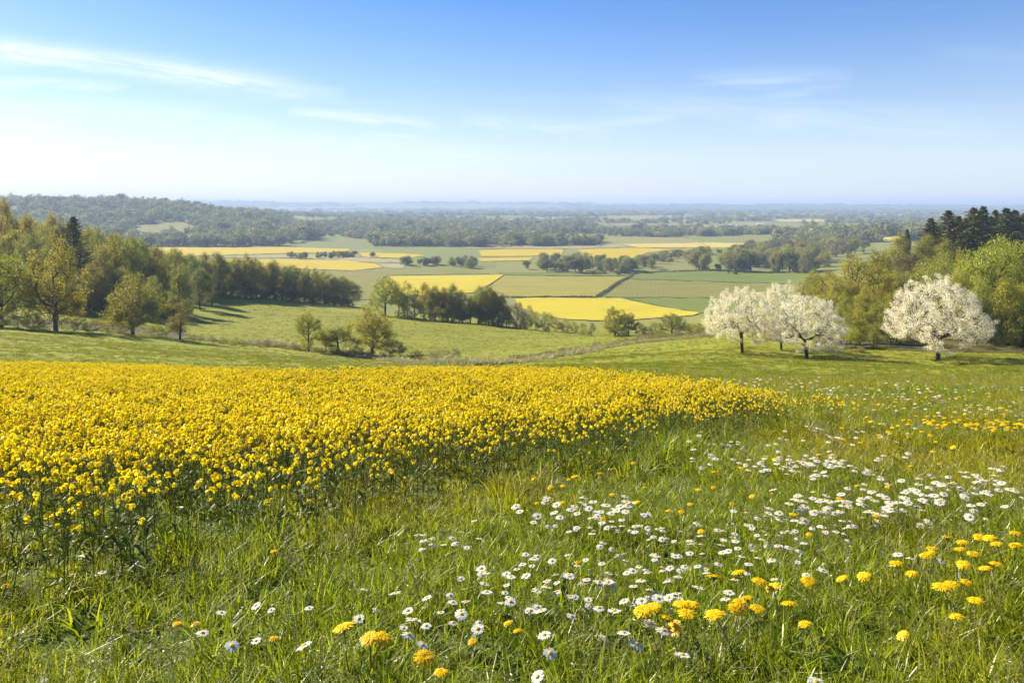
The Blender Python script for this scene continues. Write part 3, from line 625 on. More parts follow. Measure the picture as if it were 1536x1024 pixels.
for px, Y, top, w, c, k in ((1240,162,394,64,'gold','broad'),(1262,150,410,60,'gold','broad'),(1222,178,398,40,'brown','broad'),(1208,186,410,36,'olive','broad'),(1312,168,366,62,'olive','broad'),(1338,160,392,72,'gold','broad'),
                          (1330,195,352,50,'brown','tall'),(1352,190,344,52,'brown','tall'),(1366,178,362,60,'grey','tall'),(1378,158,392,60,'olive','broad'),(1402,150,372,70,'ygreen','broad'),(1425,146,366,70,'ygreen','broad'),
                          (1446,140,362,70,'lime','broad'),(1472,148,366,64,'ygreen','broad'),(1440,125,398,64,'lime','broad'),(1538,130,350,80,'lime','broad'),(1480,118,402,60,'ygreen','tall'),(1512,116,396,60,'lime','tall'),
                          (1535,116,410,60,'lime','tall'),(1568,128,345,90,'lime','broad'),(1300,135,428,56,'gold','broad'),(1265,138,432,50,'gold','broad'),(1350,135,430,60,'ygreen','tall'),(1386,132,420,60,'olive','tall'),
                          (1462,122,430,50,'ygreen','tall'),(1420,170,352,60,'olive','tall'),(1500,170,348,70,'ygreen','broad'),(1600,120,380,90,'lime','broad'),(1640,135,350,90,'ygreen','broad'),(1390,200,345,50,'brown','tall'),(1232,150,438,40,'gold','tall')):
    plant(k, px, Y, top, 'yellow-green tree in the dense wood on the right', GW, c, w)
plant('spruce', 1361, 250, 342, 'lone small spruce tip left of the dark spruce row', None, 'spruce', 48, 2)
GS = 'dark spruces on the right skyline'
for px, Y, top, w in ((1396,215,325,84),(1423,225,313,88),(1438,232,322,70),(1461,222,309,104),(1475,226,307,92),(1493,235,313,70),(1510,230,310,92),(1523,238,313,76),(1537,240,318,80),(1408,238,338,70),(1450,240,325,74),(1555,238,314,86),(1580,236,312,86),(1605,240,310,86)):
    plant('spruce', px, Y, top, 'dark spruce in the row on the right skyline', GS, 'spruce', w * 1.28)
# -- woods, thickets and hedges out in the valley, tree by tree
def band(pts, n, hh, label, group, cols, wr=(1.0, 1.3)):
    """n trees spread along a strip given as (px, row of the foot) corners; hh = heights in metres"""
    poly = np.array(pts, float); lo, hi = poly.min(0), poly.max(0); k = 0
    while k < n:
        q = SEED.uniform(lo, hi)
        if not inside(q[None], poly)[0]: continue
        p = cast(q[0], q[1])[0]; X, Y = p; Hh = SEED.uniform(*hh)
        top = CY - F * (float(hgt(X, Y)) + Hh) / Y
        plant('round', q[0], Y, top, label, group, cols[int(SEED.integers(len(cols)))], Hh * SEED.uniform(*wr) * F / Y); k += 1
band([(432,386.5),(535,384),(540,387),(436,389.5)], 26, (5.5, 8), 'grey-green tree in the long thicket on the left of the plain', 'trees of the left thicket', ['mid', 'dark', 'grey'])
band([(556,384),(566,384),(566,387),(556,387)], 2, (5, 7), 'small bush at the right end of the left thicket', 'bushes ending the left thicket', ['mid', 'dark'])
band([(600,401),(640,402),(720,403),(725,399),(690,396),(640,397),(604,397)], 20, (6, 11.5), 'round dark bush in the clump at the middle of the plain', 'round bushes of the plain', ['mid', 'dark', 'grey'])
band([(775,406),(840,409),(950,411),(985,403),(960,398),(900,396),(860,394),(800,398)], 44, (7, 14), 'dark green tree in the tangled clump right of the middle', 'trees of the tangled clump', ['mid', 'dark', 'olive'])
band([(950,400),(1050,388),(1090,381),(1085,378),(1040,380),(960,392)], 30, (7, 11), 'grey-green tree in the hedge climbing to the right woods', 'trees of the climbing hedge', ['mid', 'olive'])
band([(1040,406.5),(1130,409.5),(1222,411),(1222,408),(1130,407),(1044,404)], 22, (16, 24), 'large olive tree at the front of the right valley wood', 'front trees of the right valley wood', ['olive', 'brown', 'mid'], (.75, 1.0))
band([(1090,400),(1225,406),(1270,392),(1300,378),(1240,374),(1150,380),(1095,388)], 60, (13, 20), 'olive-brown tree inside the right valley wood', 'inner trees of the right valley wood', ['olive', 'brown', 'grey'], (.85, 1.1))
band([(1085,384),(1150,378),(1290,372),(1300,366),(1180,368),(1090,378)], 36, (9, 14), 'hazy tree at the back of the right valley wood', 'back trees of the right valley wood', ['olive', 'mid', 'grey'])
band([(1040,405),(1215,411.2),(1215,410),(1040,403)], 16, (3.5, 6), 'small bush along the foot of the right valley wood', 'bushes along the right valley wood', ['olive', 'dry'])
band([(868,412.5),(945,412.5),(945,411),(868,411)], 5, (2.5, 4), 'tiny dark bush at the top of the field boundary', 'tiny bushes on the field boundary', ['dark'])
band([(1092,411.5),(1106,412.5),(1106,411),(1092,410.5)], 3, (2.5, 4), 'tiny dark bush out on the green crop field', 'tiny bushes on the green crop', ['dark'])
# the dark hedge between the young corn and the olive field
def hedge(name, label, line, hgt_m, wid, col):
    rng = np.random.default_rng(9); L = np.array(line, float); P = cast(L[:, 0], L[:, 1]); d = np.r_[0, np.cumsum(np.hypot(*np.diff(P, axis=0).T))]
    n = int(d[-1] * 26); t = rng.uniform(0, d[-1], n); X = np.interp(t, d, P[:, 0]) + rng.normal(size=n) * wid; Y = np.interp(t, d, P[:, 1]) + rng.normal(size=n) * wid
    C = np.column_stack([X, Y, hgt(X, Y) + rng.uniform(.1, 1, n) * hgt_m * (.6 + .6 * vnoise(t * .15, t * 0, 4))])
    v, f = leaves(rng, C, rng.normal(size=(n, 3)) + np.array([0, 0, .5]), .38)
    o = ob(name, mesh_from(name, v, f, [M['leaf']])); o.color = COLR[col] + (1,); return tag(o, label, 'hedge')
hedge('hedge', 'thin dark hedge between the young corn and the olive field', [(895,446.5),(908,439),(920,430),(930,423),(944,417),(950,411)], 1.5, .6, 'dark')
hedge('hedge', 'dark hedge along the foot of the young corn field', [(740,446.5),(800,447),(895,447)], 1.0, .5, 'dark')
hedge('hedge', 'thin dark hedge line at the top of the green crop field', [(948,411),(1000,408),(1050,406.5),(1130,408)], 1.1, .7, 'dark')

# -- far woodland reads as one mass; every clump is a real mesh instanced on the hills
def points_object(name, pts, rot, sc, ix, meshes, label, cat, mats_color=None):
    src = bpy.data.collections.new(name + '_kinds')
    for k, me in enumerate(meshes):
        o = bpy.data.objects.new(f'{name}_kind.{k:03d}', me); src.objects.link(o)
        if mats_color: o.color = mats_color[k % len(mats_color)] + (1,)
    me = bpy.data.meshes.new(name); me.vertices.add(len(pts)); me.vertices.foreach_set('co', np.ascontiguousarray(pts, np.float32).ravel())
    def attr(nm, ty, data, key='value'):
        a = me.attributes.new(nm, ty, 'POINT'); a.data.foreach_set(key, np.ascontiguousarray(data).ravel())
    attr('turn', 'FLOAT_VECTOR', np.asarray(rot, np.float32), 'vector'); attr('size', 'FLOAT_VECTOR', np.asarray(sc, np.float32), 'vector'); attr('kind_index', 'INT', np.asarray(ix, np.int32))
    o = ob(name, me); tag(o, label, cat, None, 'stuff')
    g = bpy.data.node_groups.new(name, 'GeometryNodeTree')
    g.interface.new_socket('Geometry', in_out='INPUT', socket_type='NodeSocketGeometry'); g.interface.new_socket('Geometry', in_out='OUTPUT', socket_type='NodeSocketGeometry')
    gi, go = g.nodes.new('NodeGroupInput'), g.nodes.new('NodeGroupOutput'); ip = g.nodes.new('GeometryNodeInstanceOnPoints'); ci = g.nodes.new('GeometryNodeCollectionInfo')
    ci.inputs['Collection'].default_value = src; ci.inputs['Separate Children'].default_value = True; ci.inputs['Reset Children'].default_value = True
    def named(nm, ty):
        n = g.nodes.new('GeometryNodeInputNamedAttribute'); n.data_type = ty; n.inputs['Name'].default_value = nm
        return next(s for s in n.outputs if s.enabled and s.name == 'Attribute')
    e2r = g.nodes.new('FunctionNodeEulerToRotation'); g.links.new(named('turn', 'FLOAT_VECTOR'), e2r.inputs[0])
    g.links.new(gi.outputs[0], ip.inputs['Points']); g.links.new(ci.outputs[0], ip.inputs['Instance']); ip.inputs['Pick Instance'].default_value = True
    g.links.new(named('kind_index', 'INT'), ip.inputs['Instance Index']); g.links.new(e2r.outputs[0], ip.inputs['Rotation']); g.links.new(named('size', 'FLOAT_VECTOR'), ip.inputs['Scale'])
    g.links.new(ip.outputs[0], go.inputs[0])
    o.modifiers.new('scatter', 'NODES').node_group = g
    return o
def far_woods():
    rng = np.random.default_rng(31); pts, hs = [], []
    def fill(poly_px, n, hh, thr, seed, sc, rows=(0, 0)):
        """poly_px in (px, distance)"""
        poly = np.array(poly_px, float); lo, hi = poly.min(0), poly.max(0); Q = rng.uniform(lo, hi, (n * 3, 2)); Q = Q[inside(Q, poly)]
        X = (Q[:, 0] - CX) / F * Q[:, 1]; Y = Q[:, 1]
        m = fbm(X * sc * .45, Y * sc * .7, seed, 3) > thr; X, Y = X[m][:n], Y[m][:n]
        py = CY - F * hgt(X, Y) / Y; px = CX + F * X / Y
        clear = np.zeros(len(X), bool)
        for c in CLEAR: clear |= inside(np.column_stack([px, py]), np.array(c, float))
        X, Y = X[~clear], Y[~clear]
        pts.append(np.column_stack([X, Y, hgt(X, Y) - .5])); hs.append(rng.uniform(hh[0], hh[1], len(X)) * np.exp(rng.normal(size=len(X)) * .18) * (.8 + .45 * fbm(X * .012, Y * .012, 77, 2)))
    CLEAR = [[(205,338),(262,331),(295,341),(275,353),(225,358),(200,349)], [(846,352),(905,350),(914,357),(880,366),(850,362)], [(436,326),(520,326.5),(535,332.5),(470,335),(438,333)],
             [(950,338.5),(1085,338.6),(1080,344.5),(955,344.5)], [(1155,329),(1245,329),(1240,334.5),(1165,334.5)], [(1305,358),(1362,352),(1378,356),(1330,365)], [(1085,339),(1120,339),(1120,344),(1085,344)]]
    fill([(-300,1010),(200,1010),(340,1030),(430,1090),(480,1300),(440,1900),(250,2000),(-300,2000)], 2800, (12, 19), .0, 1, .01)
    fill([(420,1080),(700,1090),(850,1120),(900,1500),(880,2600),(430,2600)], 2300, (9, 15), .53, 2, .006)
    fill([(560,1080),(720,1060),(900,1100),(900,1240),(700,1200),(560,1200)], 420, (11, 17), .25, 5, .006)
    fill([(860,1150),(1300,1010),(1600,1000),(1600,1700),(1100,1900),(880,1700)], 1500, (9, 15), .47, 3, .006)
    fill([(1150,1050),(1250,1000),(1700,960),(1700,1230),(1180,1280)], 750, (11, 17), .0, 4, .01)
    fill([(380,1900),(1450,1700),(1500,3800),(300,3800)], 2200, (10, 16), .54, 6, .003)
    fill([(300,3500),(1600,3300),(1600,6500),(200,6500)], 2400, (11, 18), .50, 7, .0016)
    fill([(200,6500),(1650,6500),(1750,8800),(100,8800)], 3000, (12, 18), .46, 8, .0011)
    P = np.concatenate(pts); H = np.concatenate(hs); n = len(P); far = np.clip((P[:, 1] - 2500) / 5000, 0, 1.0)
    sc = np.column_stack([H * rng.uniform(.9, 1.25, n) * (1 + 2.2 * far), H * rng.uniform(.9, 1.25, n) * (1 + 2.2 * far), H * (1 + .3 * far)])
    rot = np.column_stack([np.zeros(n), np.zeros(n), rng.uniform(0, 6.28, n)])
    print('far trees', n)
    points_object('far_woodland', P, rot, sc, rng.integers(0, 8, n), [m[0] for m in KIT['clump']] * 2, 'hazy blue-green woods covering the far hills and plain', 'woodland',
                  [COLR['mid'], COLR['olive'], COLR['dark'], COLR['brown'], COLR['grey'], COLR['green'], COLR['mid'], COLR['olive']])
far_woods()
def sheds():
    for px, py, w, d, h, label in ((1101, 342.2, 34, 12, 5, 'long white farm shed far out on the hazy plain'), (1087, 341.2, 20, 12, 5, 'short white farm shed left of the longer one'), (1140, 339.6, 18, 10, 5, 'small pale farm shed standing apart on the plain')):
        X, Y = cast(px, py)[0]; z = float(hgt(X, Y)); o = ob('farm_shed', None, None, (X, Y, z)); tag(o, label, 'shed', 'sheds on the plain')
        g = Geo(); a, b = w / 2, d / 2
        v = [(-a, -b, 0), (a, -b, 0), (a, b, 0), (-a, b, 0), (-a, -b, h), (a, -b, h), (a, b, h), (-a, b, h), (-a, 0, h + 2.2), (a, 0, h + 2.2)]
        g.add(v, [(0, 1, 5, 4), (1, 2, 6, 5), (2, 3, 7, 6), (3, 0, 4, 7)]); g.add(v, [(4, 8, 7), (5, 6, 9)])
        ob('wall', g.mesh('shed_wall', [M['shed_wall']]), o)
        r = Geo(); e = .6; k = 2.2 / b
        v = [(-a - e, -b - e, h - e * k + .1), (a + e, -b - e, h - e * k + .1), (a + e, 0, h + 2.35), (-a - e, 0, h + 2.35), (a + e, b + e, h - e * k + .1), (-a - e, b + e, h - e * k + .1)]
        v2 = [(x, y, q + .2) for x, y, q in v]
        r.add(v + v2, [(0, 1, 2, 3), (3, 2, 4, 5), (6, 9, 8, 7), (9, 11, 10, 8), (0, 6, 7, 1), (4, 10, 11, 5), (0, 3, 9, 6), (3, 5, 11, 9), (1, 7, 8, 2), (2, 8, 10, 4)]); ob('roof', r.mesh('shed_roof', [M['shed_roof']]), o)
t_ = NT('shed_wall'); M['shed_wall'] = t_.principled((.72, .72, .70), .7)
t_ = NT('shed_roof'); M['shed_roof'] = t_.principled((.60, .62, .66), .5)
sheds()

# ------------------------------------------------------------------ the meadow: grass, rapeseed, daisies, dandelions
GR_ = np.random.default_rng(2024)
def blade_mesh(rng, n, rad, h, w, lean=.6, lv=4, curl=.5):
    """n bent, tapering blades of grass growing from a small disc"""
    a = rng.uniform(0, 6.283, n); r = rad * np.sqrt(rng.uniform(0, 1, n)); base = np.column_stack([r * np.cos(a), r * np.sin(a), np.full(n, -.01)])
    az = a + rng.normal(size=n) * 1.2; hh = rng.uniform(*h, n); ln = np.abs(rng.normal(size=n)) * lean * hh; cu = rng.uniform(0, curl, n)
    out = np.column_stack([np.cos(az), np.sin(az), 0 * az]); tw = az + rng.normal(size=n) * .9
    side = np.column_stack([-np.sin(tw), np.cos(tw), 0 * tw]); ww = rng.uniform(*w, n)
    V = []
    for k in range(lv):
        t = k / (lv - 1); wt = (1.0, 1.05, .7, .06)[k] if lv == 4 else (1.0, .8, .06)[k]
        c = base + out * (ln * t ** 1.8)[:, None] + np.array([0, 0, 1.]) * (hh * (t - cu * t ** 3 * .45))[:, None]
        V += [c - side * (ww * wt)[:, None], c + side * (ww * wt)[:, None]]
    V = np.stack(V, 1); o = np.arange(n)[:, None] * 2 * lv
    f = np.concatenate([np.stack([o[:, 0] + 2 * k, o[:, 0] + 2 * k + 1, o[:, 0] + 2 * k + 3, o[:, 0] + 2 * k + 2], 1) for k in range(lv - 1)])
    return V.reshape(-1, 3), f
def broad_leaves(rng, n, L, W, z=(0, .02), up=(.2, .8)):
    """rosette of broad leaves, each a folded, arching strip"""
    V, Fs, q = [], [], 0; prof = (.25, .8, 1, .75, .08)
    for _ in range(n):
        a = rng.uniform(0, 6.283); l = L * rng.uniform(.6, 1.2); w = W * rng.uniform(.7, 1.2); u = rng.uniform(*up); z0 = rng.uniform(*z)
        d = np.array([math.cos(a), math.sin(a), 0]); s = np.array([-d[1], d[0], 0]); tw = rng.uniform(-.4, .4)
        for k in range(5):
            t = k / 4; c = d * l * t * (1 - .25 * u) + np.array([0, 0, z0 + l * (u * t - .75 * u * t * t * rng.uniform(.6, 1))])
            e = s * w * prof[k] + np.array([0, 0, w * prof[k] * tw])
            V += [c - e + np.array([0, 0, .25 * w * prof[k]]), c, c + e + np.array([0, 0, .25 * w * prof[k]])]
        for k in range(4):
            b = q + 3 * k; Fs += [(b, b + 1, b + 4, b + 3), (b + 1, b + 2, b + 5, b + 4)]
        q += 15
    return np.array(V), np.array(Fs)
def stalk(P, r0, r1, sides=4):
    P = np.array(P, float); return tubes(P, np.arange(len(P)) - 1, np.linspace(r0, r1, len(P)), sides)
def tuft(seed, n, rad, h, w, mat, lean=.6, curl=.5, lv=4):
    rng = np.random.default_rng(seed); v, f = blade_mesh(rng, n, rad, h, w, lean, lv, curl); return mesh_from('grass_tuft', v, f, [M[mat]])
def weed(seed):
    rng = np.random.default_rng(seed); v, f = broad_leaves(rng, 8, .085, .0095, (0, .02), (.5, 1.2)); return mesh_from('broad_leaved_weed', v, f, [M['rape_green']])
def seedy(seed):
    """a few flowering grass stalks with small loose panicles"""
    rng = np.random.default_rng(seed); g = Geo(); v, f = blade_mesh(rng, 12, .05, (.08, .16), (.0012, .0026)); g.add(v, f)
    for _ in range(4):
        h = rng.uniform(.18, .28); l = rng.normal(size=2) * .04; b = rng.normal(size=2) * .03; P = [np.array([b[0] + l[0] * t * t, b[1] + l[1] * t * t, h * t - .01]) for t in (0, .4, .75, 1)]
        g.add(*stalk(P, .0011, .0006, 3), m=1); n = 16; t = rng.uniform(.72, 1.02, n); C = np.column_stack([b[0] + l[0] * t * t, b[1] + l[1] * t * t, h * t - .01]) + rng.normal(size=(n, 3)) * .004
        g.add(*leaves(rng, C, rng.normal(size=(n, 3)), .0045, .35), m=1)
    return g.mesh('grass_tuft', [M['grass'], M['grass_dry']])
TUFT_NEAR = [tuft(i, 46, .085, (.06, .15), (.0014, .0030), 'grass', .55) for i in range(5)] + [tuft(20 + i, 34, .07, (.11, .21), (.0016, .0034), 'grass', .6, .7) for i in range(3)] + \
            [tuft(40 + i, 60, .10, (.04, .10), (.0012, .0024), 'grass', .8) for i in range(2)] + [tuft(50, 10, .06, (.12, .24), (.0009, .0016), 'grass_dry', .5, .9)] + [seedy(70), seedy(71), weed(60), weed(61)]
TUFT_LONG = [tuft(80 + i, 60, .09, (.16, .34), (.0018, .0036), 'grass', .5, .9) for i in range(3)] + [tuft(90, 26, .08, (.18, .38), (.0012, .0022), 'grass_dry', .5, .9)]
TUFT_FAR = [tuft(120 + i, 40, .22, (.08, .20), (.006, .012), 'grass_far', .9, .5, 3) for i in range(4)]

RAPE_PX = [(-260,945),(-120,925),(0,905),(150,890),(300,872),(400,846),(470,818),(560,785),(640,766),(720,756),(800,737),(880,718),(950,702),(1000,682),(1080,662),(1160,652),(1230,640),(1262,624)]
RAPE_FAR = [(1240,607),(1180,592),(1080,577),(1000,568),(900,561),(780,555),(690,556),(600,558),(500,560),(400,559),(300,556),(150,550),(0,546),(-200,541),(-500,535)]
a_ = cast([p[0] for p in RAPE_PX], [p[1] for p in RAPE_PX]); b_ = cast([p[0] for p in RAPE_FAR], [p[1] for p in RAPE_FAR], .38)
RAPE = np.concatenate([a_, b_, np.array([[-45., b_[-1][1]], [-45., 10.], [-16., 4.]])])
EDGE = np.concatenate([a_, b_[:2]])
def wobble(Q): return Q + .35 * np.column_stack([fbm(Q[:, 0] * .9, Q[:, 1] * .9, 21, 2) - .5, fbm(Q[:, 0] * .9, Q[:, 1] * .9, 22, 2) - .5]) * np.minimum(Q[:, 1:2] / 4, 3)
def edge_dist(Q):
    d = np.full(len(Q), 1e9)
    for p, q in zip(EDGE[:-1], EDGE[1:]):
        e = q - p; t = np.clip(((Q - p) @ e) / (e @ e), 0, 1); d = np.minimum(d, np.linalg.norm(Q - p - t[:, None] * e, axis=1))
    return d
def sample_area(rng, y0, y1, dens, um=.86, pad=1.0):
    """points at even density over the wedge of ground the picture can see, with room on both sides"""
    n = int(dens * ((y1 ** 2 - y0 ** 2) * um + 2 * pad * (y1 - y0))); Y = np.sqrt(rng.uniform(y0 ** 2, y1 ** 2, n))
    return np.column_stack([rng.uniform(-1, 1, n) * (um * Y + pad), Y])
def on_ground(Q, dz=0.): return np.column_stack([Q, hgt(Q[:, 0], Q[:, 1]) + dz])

def grow_grass():
    rng = np.random.default_rng(11); pts, ix, sc, kinds = [], [], [], TUFT_NEAR + TUFT_LONG + TUFT_FAR
    nN, nL = len(TUFT_NEAR), len(TUFT_LONG)
    def put(Q, lo, hi, s0, s1, keep=None):
        if keep is not None: Q = Q[rng.uniform(size=len(Q)) < keep(Q)]
        n = len(Q); pts.append(on_ground(Q)); ix.append(rng.integers(lo, hi, n)); s = rng.uniform(s0, s1, n) * (.62 + .8 * fbm(Q[:, 0] * .7, Q[:, 1] * .7, 33, 3))
        sc.append(np.column_stack([s * rng.uniform(.9, 1.2, n), s * rng.uniform(.9, 1.2, n), s * np.interp(Q[:, 1], [3, 8, 20, 60], [.68, .58, .48, .42]) * (1 if lo < nN else 1.25)]))
    out = lambda Q: np.where(inside(wobble(Q), RAPE), .34, np.clip(edge_dist(Q) / .8 - .1, .5, 1))
    put(sample_area(rng, .9, 5.5, 200, pad=1.5), 0, nN, .8, 1.25, out)
    put(sample_area(rng, 5.5, 12, 80), 0, nN, .95, 1.5, out)
    put(sample_area(rng, 12, 26, 30), 0, nN - 2, 1.3, 2.0, out)
    put(sample_area(rng, 26, 55, 10), 0, nN - 3, 1.7, 2.8, out)
    # longer grass along the edge of the crop and in scattered patches
    def edge(Q): d = edge_dist(Q); return np.clip(1 - d / (.35 + .03 * Q[:, 1]), 0, 1) * np.where(Q[:, 0] < -.2, .15, .8)
    put(sample_area(rng, 2, 14, 26), nN, nN + nL, .8, 1.2, edge)
    put(sample_area(rng, 1.5, 16, 8), nN, nN + nL, .55, .85, lambda Q: (fbm(Q[:, 0] * .6, Q[:, 1] * .6, 51, 2) > .57) * out(Q))
    t = rng.uniform(0, 1, 60); Q = cast(rng.uniform(250, 540, 34), rng.uniform(815, 885, 34)); put(Q, nN, nN + nL, .6, .85)
    farok = lambda Q: np.where(inside(Q, RAPE), 0, np.clip(1.3 * fbm(Q[:, 0] * .08, Q[:, 1] * .16, 61, 3), 0, 1))
    put(sample_area(rng, 45, 115, 4.5), nN + nL, len(kinds), .8, 1.6, farok)
    put(sample_area(rng, 115, 250, 1.3), nN + nL, len(kinds), .9, 1.7, farok)
    P, I, Sc = np.concatenate(pts), np.concatenate(ix), np.concatenate(sc); n = len(P)
    print('grass tufts', n)
    points_object('meadow_grass', P, np.column_stack([rng.normal(size=n) * .1, rng.normal(size=n) * .1, rng.uniform(0, 6.28, n)]), Sc, I, kinds, 'sunlit green and yellow-green meadow grass with a few dry stalks', 'grass')
grow_grass()

# -- rapeseed
def rape_head(rng, c, r, ax):
    """a rounded raceme: four-petalled florets round a knot of buds"""
    n = int(rng.integers(8, 14)); d = unit(rng.normal(size=(n, 3)) * np.array([1, 1, .7]) + np.array(ax) * .8); C = np.array(c) + d * r * rng.uniform(.55, 1.05, (n, 1))
    C[:, 2] += (d[:, 2] * .35 * r)
    V = []
    N = unit(d + rng.normal(size=(n, 3)) * .35); t = unit(np.cross(N, rng.normal(size=(n, 3)))); b = np.cross(N, t); s = rng.uniform(.0065, .0105, (n, 1))
    for u, w in ((t, b), (b, t)):
        V.append(np.stack([C - u * s - w * s * .42 + N * s * .25, C - u * s + w * s * .42 + N * s * .25, C + u * s + w * s * .42 + N * s * .25, C + u * s - w * s * .42 + N * s * .25], 1))
    V = np.concatenate(V).reshape(-1, 3); return V, np.arange(len(V)).reshape(-1, 4)
def make_rape(seed, few=False):
    """returns meshes: whole plant, stem, foliage, list of flower heads"""
    rng = np.random.default_rng(seed); h = rng.uniform(.34, .50) * (.97 if few else 1); lean = rng.normal(size=2) * .035
    P = [np.array([lean[0] * (k / 5) ** 2, lean[1] * (k / 5) ** 2, h * k / 5 - .01]) for k in range(6)]
    st, hd = Geo(), []; st.add(*stalk(P, .0032, .0018))
    nb = int(rng.integers(1, 4)) if few else int(rng.integers(7, 12)); ends = [(P[-1], np.array([0, 0, 1.]))]
    for _ in range(nb):
        t = rng.uniform(.5, .88); i = int(t * 5); a = P[i] + (P[i + 1] - P[i]) * (t * 5 - i); an = rng.uniform(0, 6.283); d = np.array([math.cos(an), math.sin(an), 0])
        L = rng.uniform(.03, .105); top = h * rng.uniform(.68, 1.05); e = a + d * L + np.array([0, 0, max(top - a[2], .03)]); m = a + d * L * .75 + np.array([0, 0, (e[2] - a[2]) * .4])
        st.add(*stalk([a, m, e], .0017, .0011, 3)); ends.append((e, unit(e - m)))
    for e, ax in ends: hd.append(rape_head(rng, e, rng.uniform(.006, .0125), ax))
    # below each head a few thin pods standing off the stem
    for e, ax in ends:
        for k in range(4):
            a = e - ax * rng.uniform(.02, .06); an = rng.uniform(0, 6.283); d = np.array([math.cos(an), math.sin(an), .5]); st.add(*stalk([a, a + d * .018], .0006, .0005, 3))
    fo = Geo(); n = int(rng.integers(6, 10))
    for k in range(n):
        z = h * rng.uniform(.04, .68); v, f = broad_leaves(rng, 1, .11 * (1.25 - z / h), .0085 * (1.2 - .7 * z / h), (0, .001), (.3, 1.1)); c = np.array([lean[0] * (z / h) ** 2, lean[1] * (z / h) ** 2, z]); fo.add(v + c, f)
    al = Geo(); vs_, fs_ = np.concatenate(st.v), None
    for G, m in ((st, 0), (fo, 1)):
        for v, f in zip(G.v, G.f): al.add(v, f - f.min(), m)
    for v, f in hd: al.add(v, f, 2)
    return dict(all=al.mesh('rapeseed_plant', [M['stem'], M['rape_green'], M['yellow']]), stem=st.mesh('rapeseed_stem', [M['stem']]), foliage=fo.mesh('rapeseed_foliage', [M['rape_green']]),
                heads=[mesh_from('rapeseed_flower_head', v, f, [M['yellow']]) for v, f in hd])
RK = [make_rape(300 + i) for i in range(7)] + [make_rape(340 + i, True) for i in range(4)]
def grow_rape():
    rng = np.random.default_rng(5); parts = [sample_area(rng, 2.2, 9, 46, pad=2), sample_area(rng, 9, 20, 42), sample_area(rng, 20, 48, 32)]
    Q = np.concatenate(parts); Q = Q[inside(wobble(Q), RAPE)]; d = edge_dist(Q); n = len(Q)
    few = rng.uniform(size=n) < np.clip(1.25 - d / np.minimum(1.5 + .02 * Q[:, 1], 1.8), 0, 1) * .97 * np.clip((16 - Q[:, 1]) / 6, .15, 1)
    fade = np.ones(n)
    keep = rng.uniform(size=n) < (.45 + .55 * np.maximum(fade, .2)) * (.72 + .5 * fbm(Q[:, 0] * .5, Q[:, 1] * .5, 71, 2)); Q, few, d = Q[keep], few[keep], d[keep]; n = len(Q)
    ix = np.where(few, rng.integers(7, 11, n), rng.integers(0, 7, n)); s = rng.uniform(.85, 1.12, n) * np.clip(.86 + d * .2, .86, 1) * (1 + np.clip((Q[:, 1] - 15) / 30, 0, 1) * .25)
    P = on_ground(Q); rot = np.column_stack([rng.normal(size=n) * .09, rng.normal(size=n) * .09, rng.uniform(0, 6.28, n)])
    seen = np.abs(Q[:, 0] / Q[:, 1]) < .655; dist = np.where(seen, Q[:, 1], 1e9); order = np.argsort(dist); own = order[:300]
    for rank, i in enumerate(own):
        k = RK[ix[i]]
        if rank < 90:
            o = ob('rapeseed_plant', None); ob('stem', k['stem'], o); ob('foliage', k['foliage'], o)
            for hme in k['heads']: ob('flower_head', hme, o)
            o.empty_display_size = .05
        else: o = ob('rapeseed_plant', k['all'])
        o.location = P[i]; o.rotation_euler = rot[i]; o.scale = (s[i],) * 3
        tag(o, 'sparse rapeseed plant with few yellow heads at the shaded front of the crop' if few[i] else 'full-headed yellow rapeseed plant in the front rows of the crop', 'rapeseed plant', 'sparse rapeseed plants of the crop edge' if few[i] else 'rapeseed plants of the front rows')
    rest = np.ones(n, bool); rest[own] = False
    print('rapeseed plants', n)
    points_object('rapeseed_crop', P[rest], rot[rest], np.repeat(s[rest, None], 3, 1), ix[rest], [k['all'] for k in RK], 'dense flowering rapeseed crop stretching back from the front rows', 'rapeseed crop')
grow_rape()

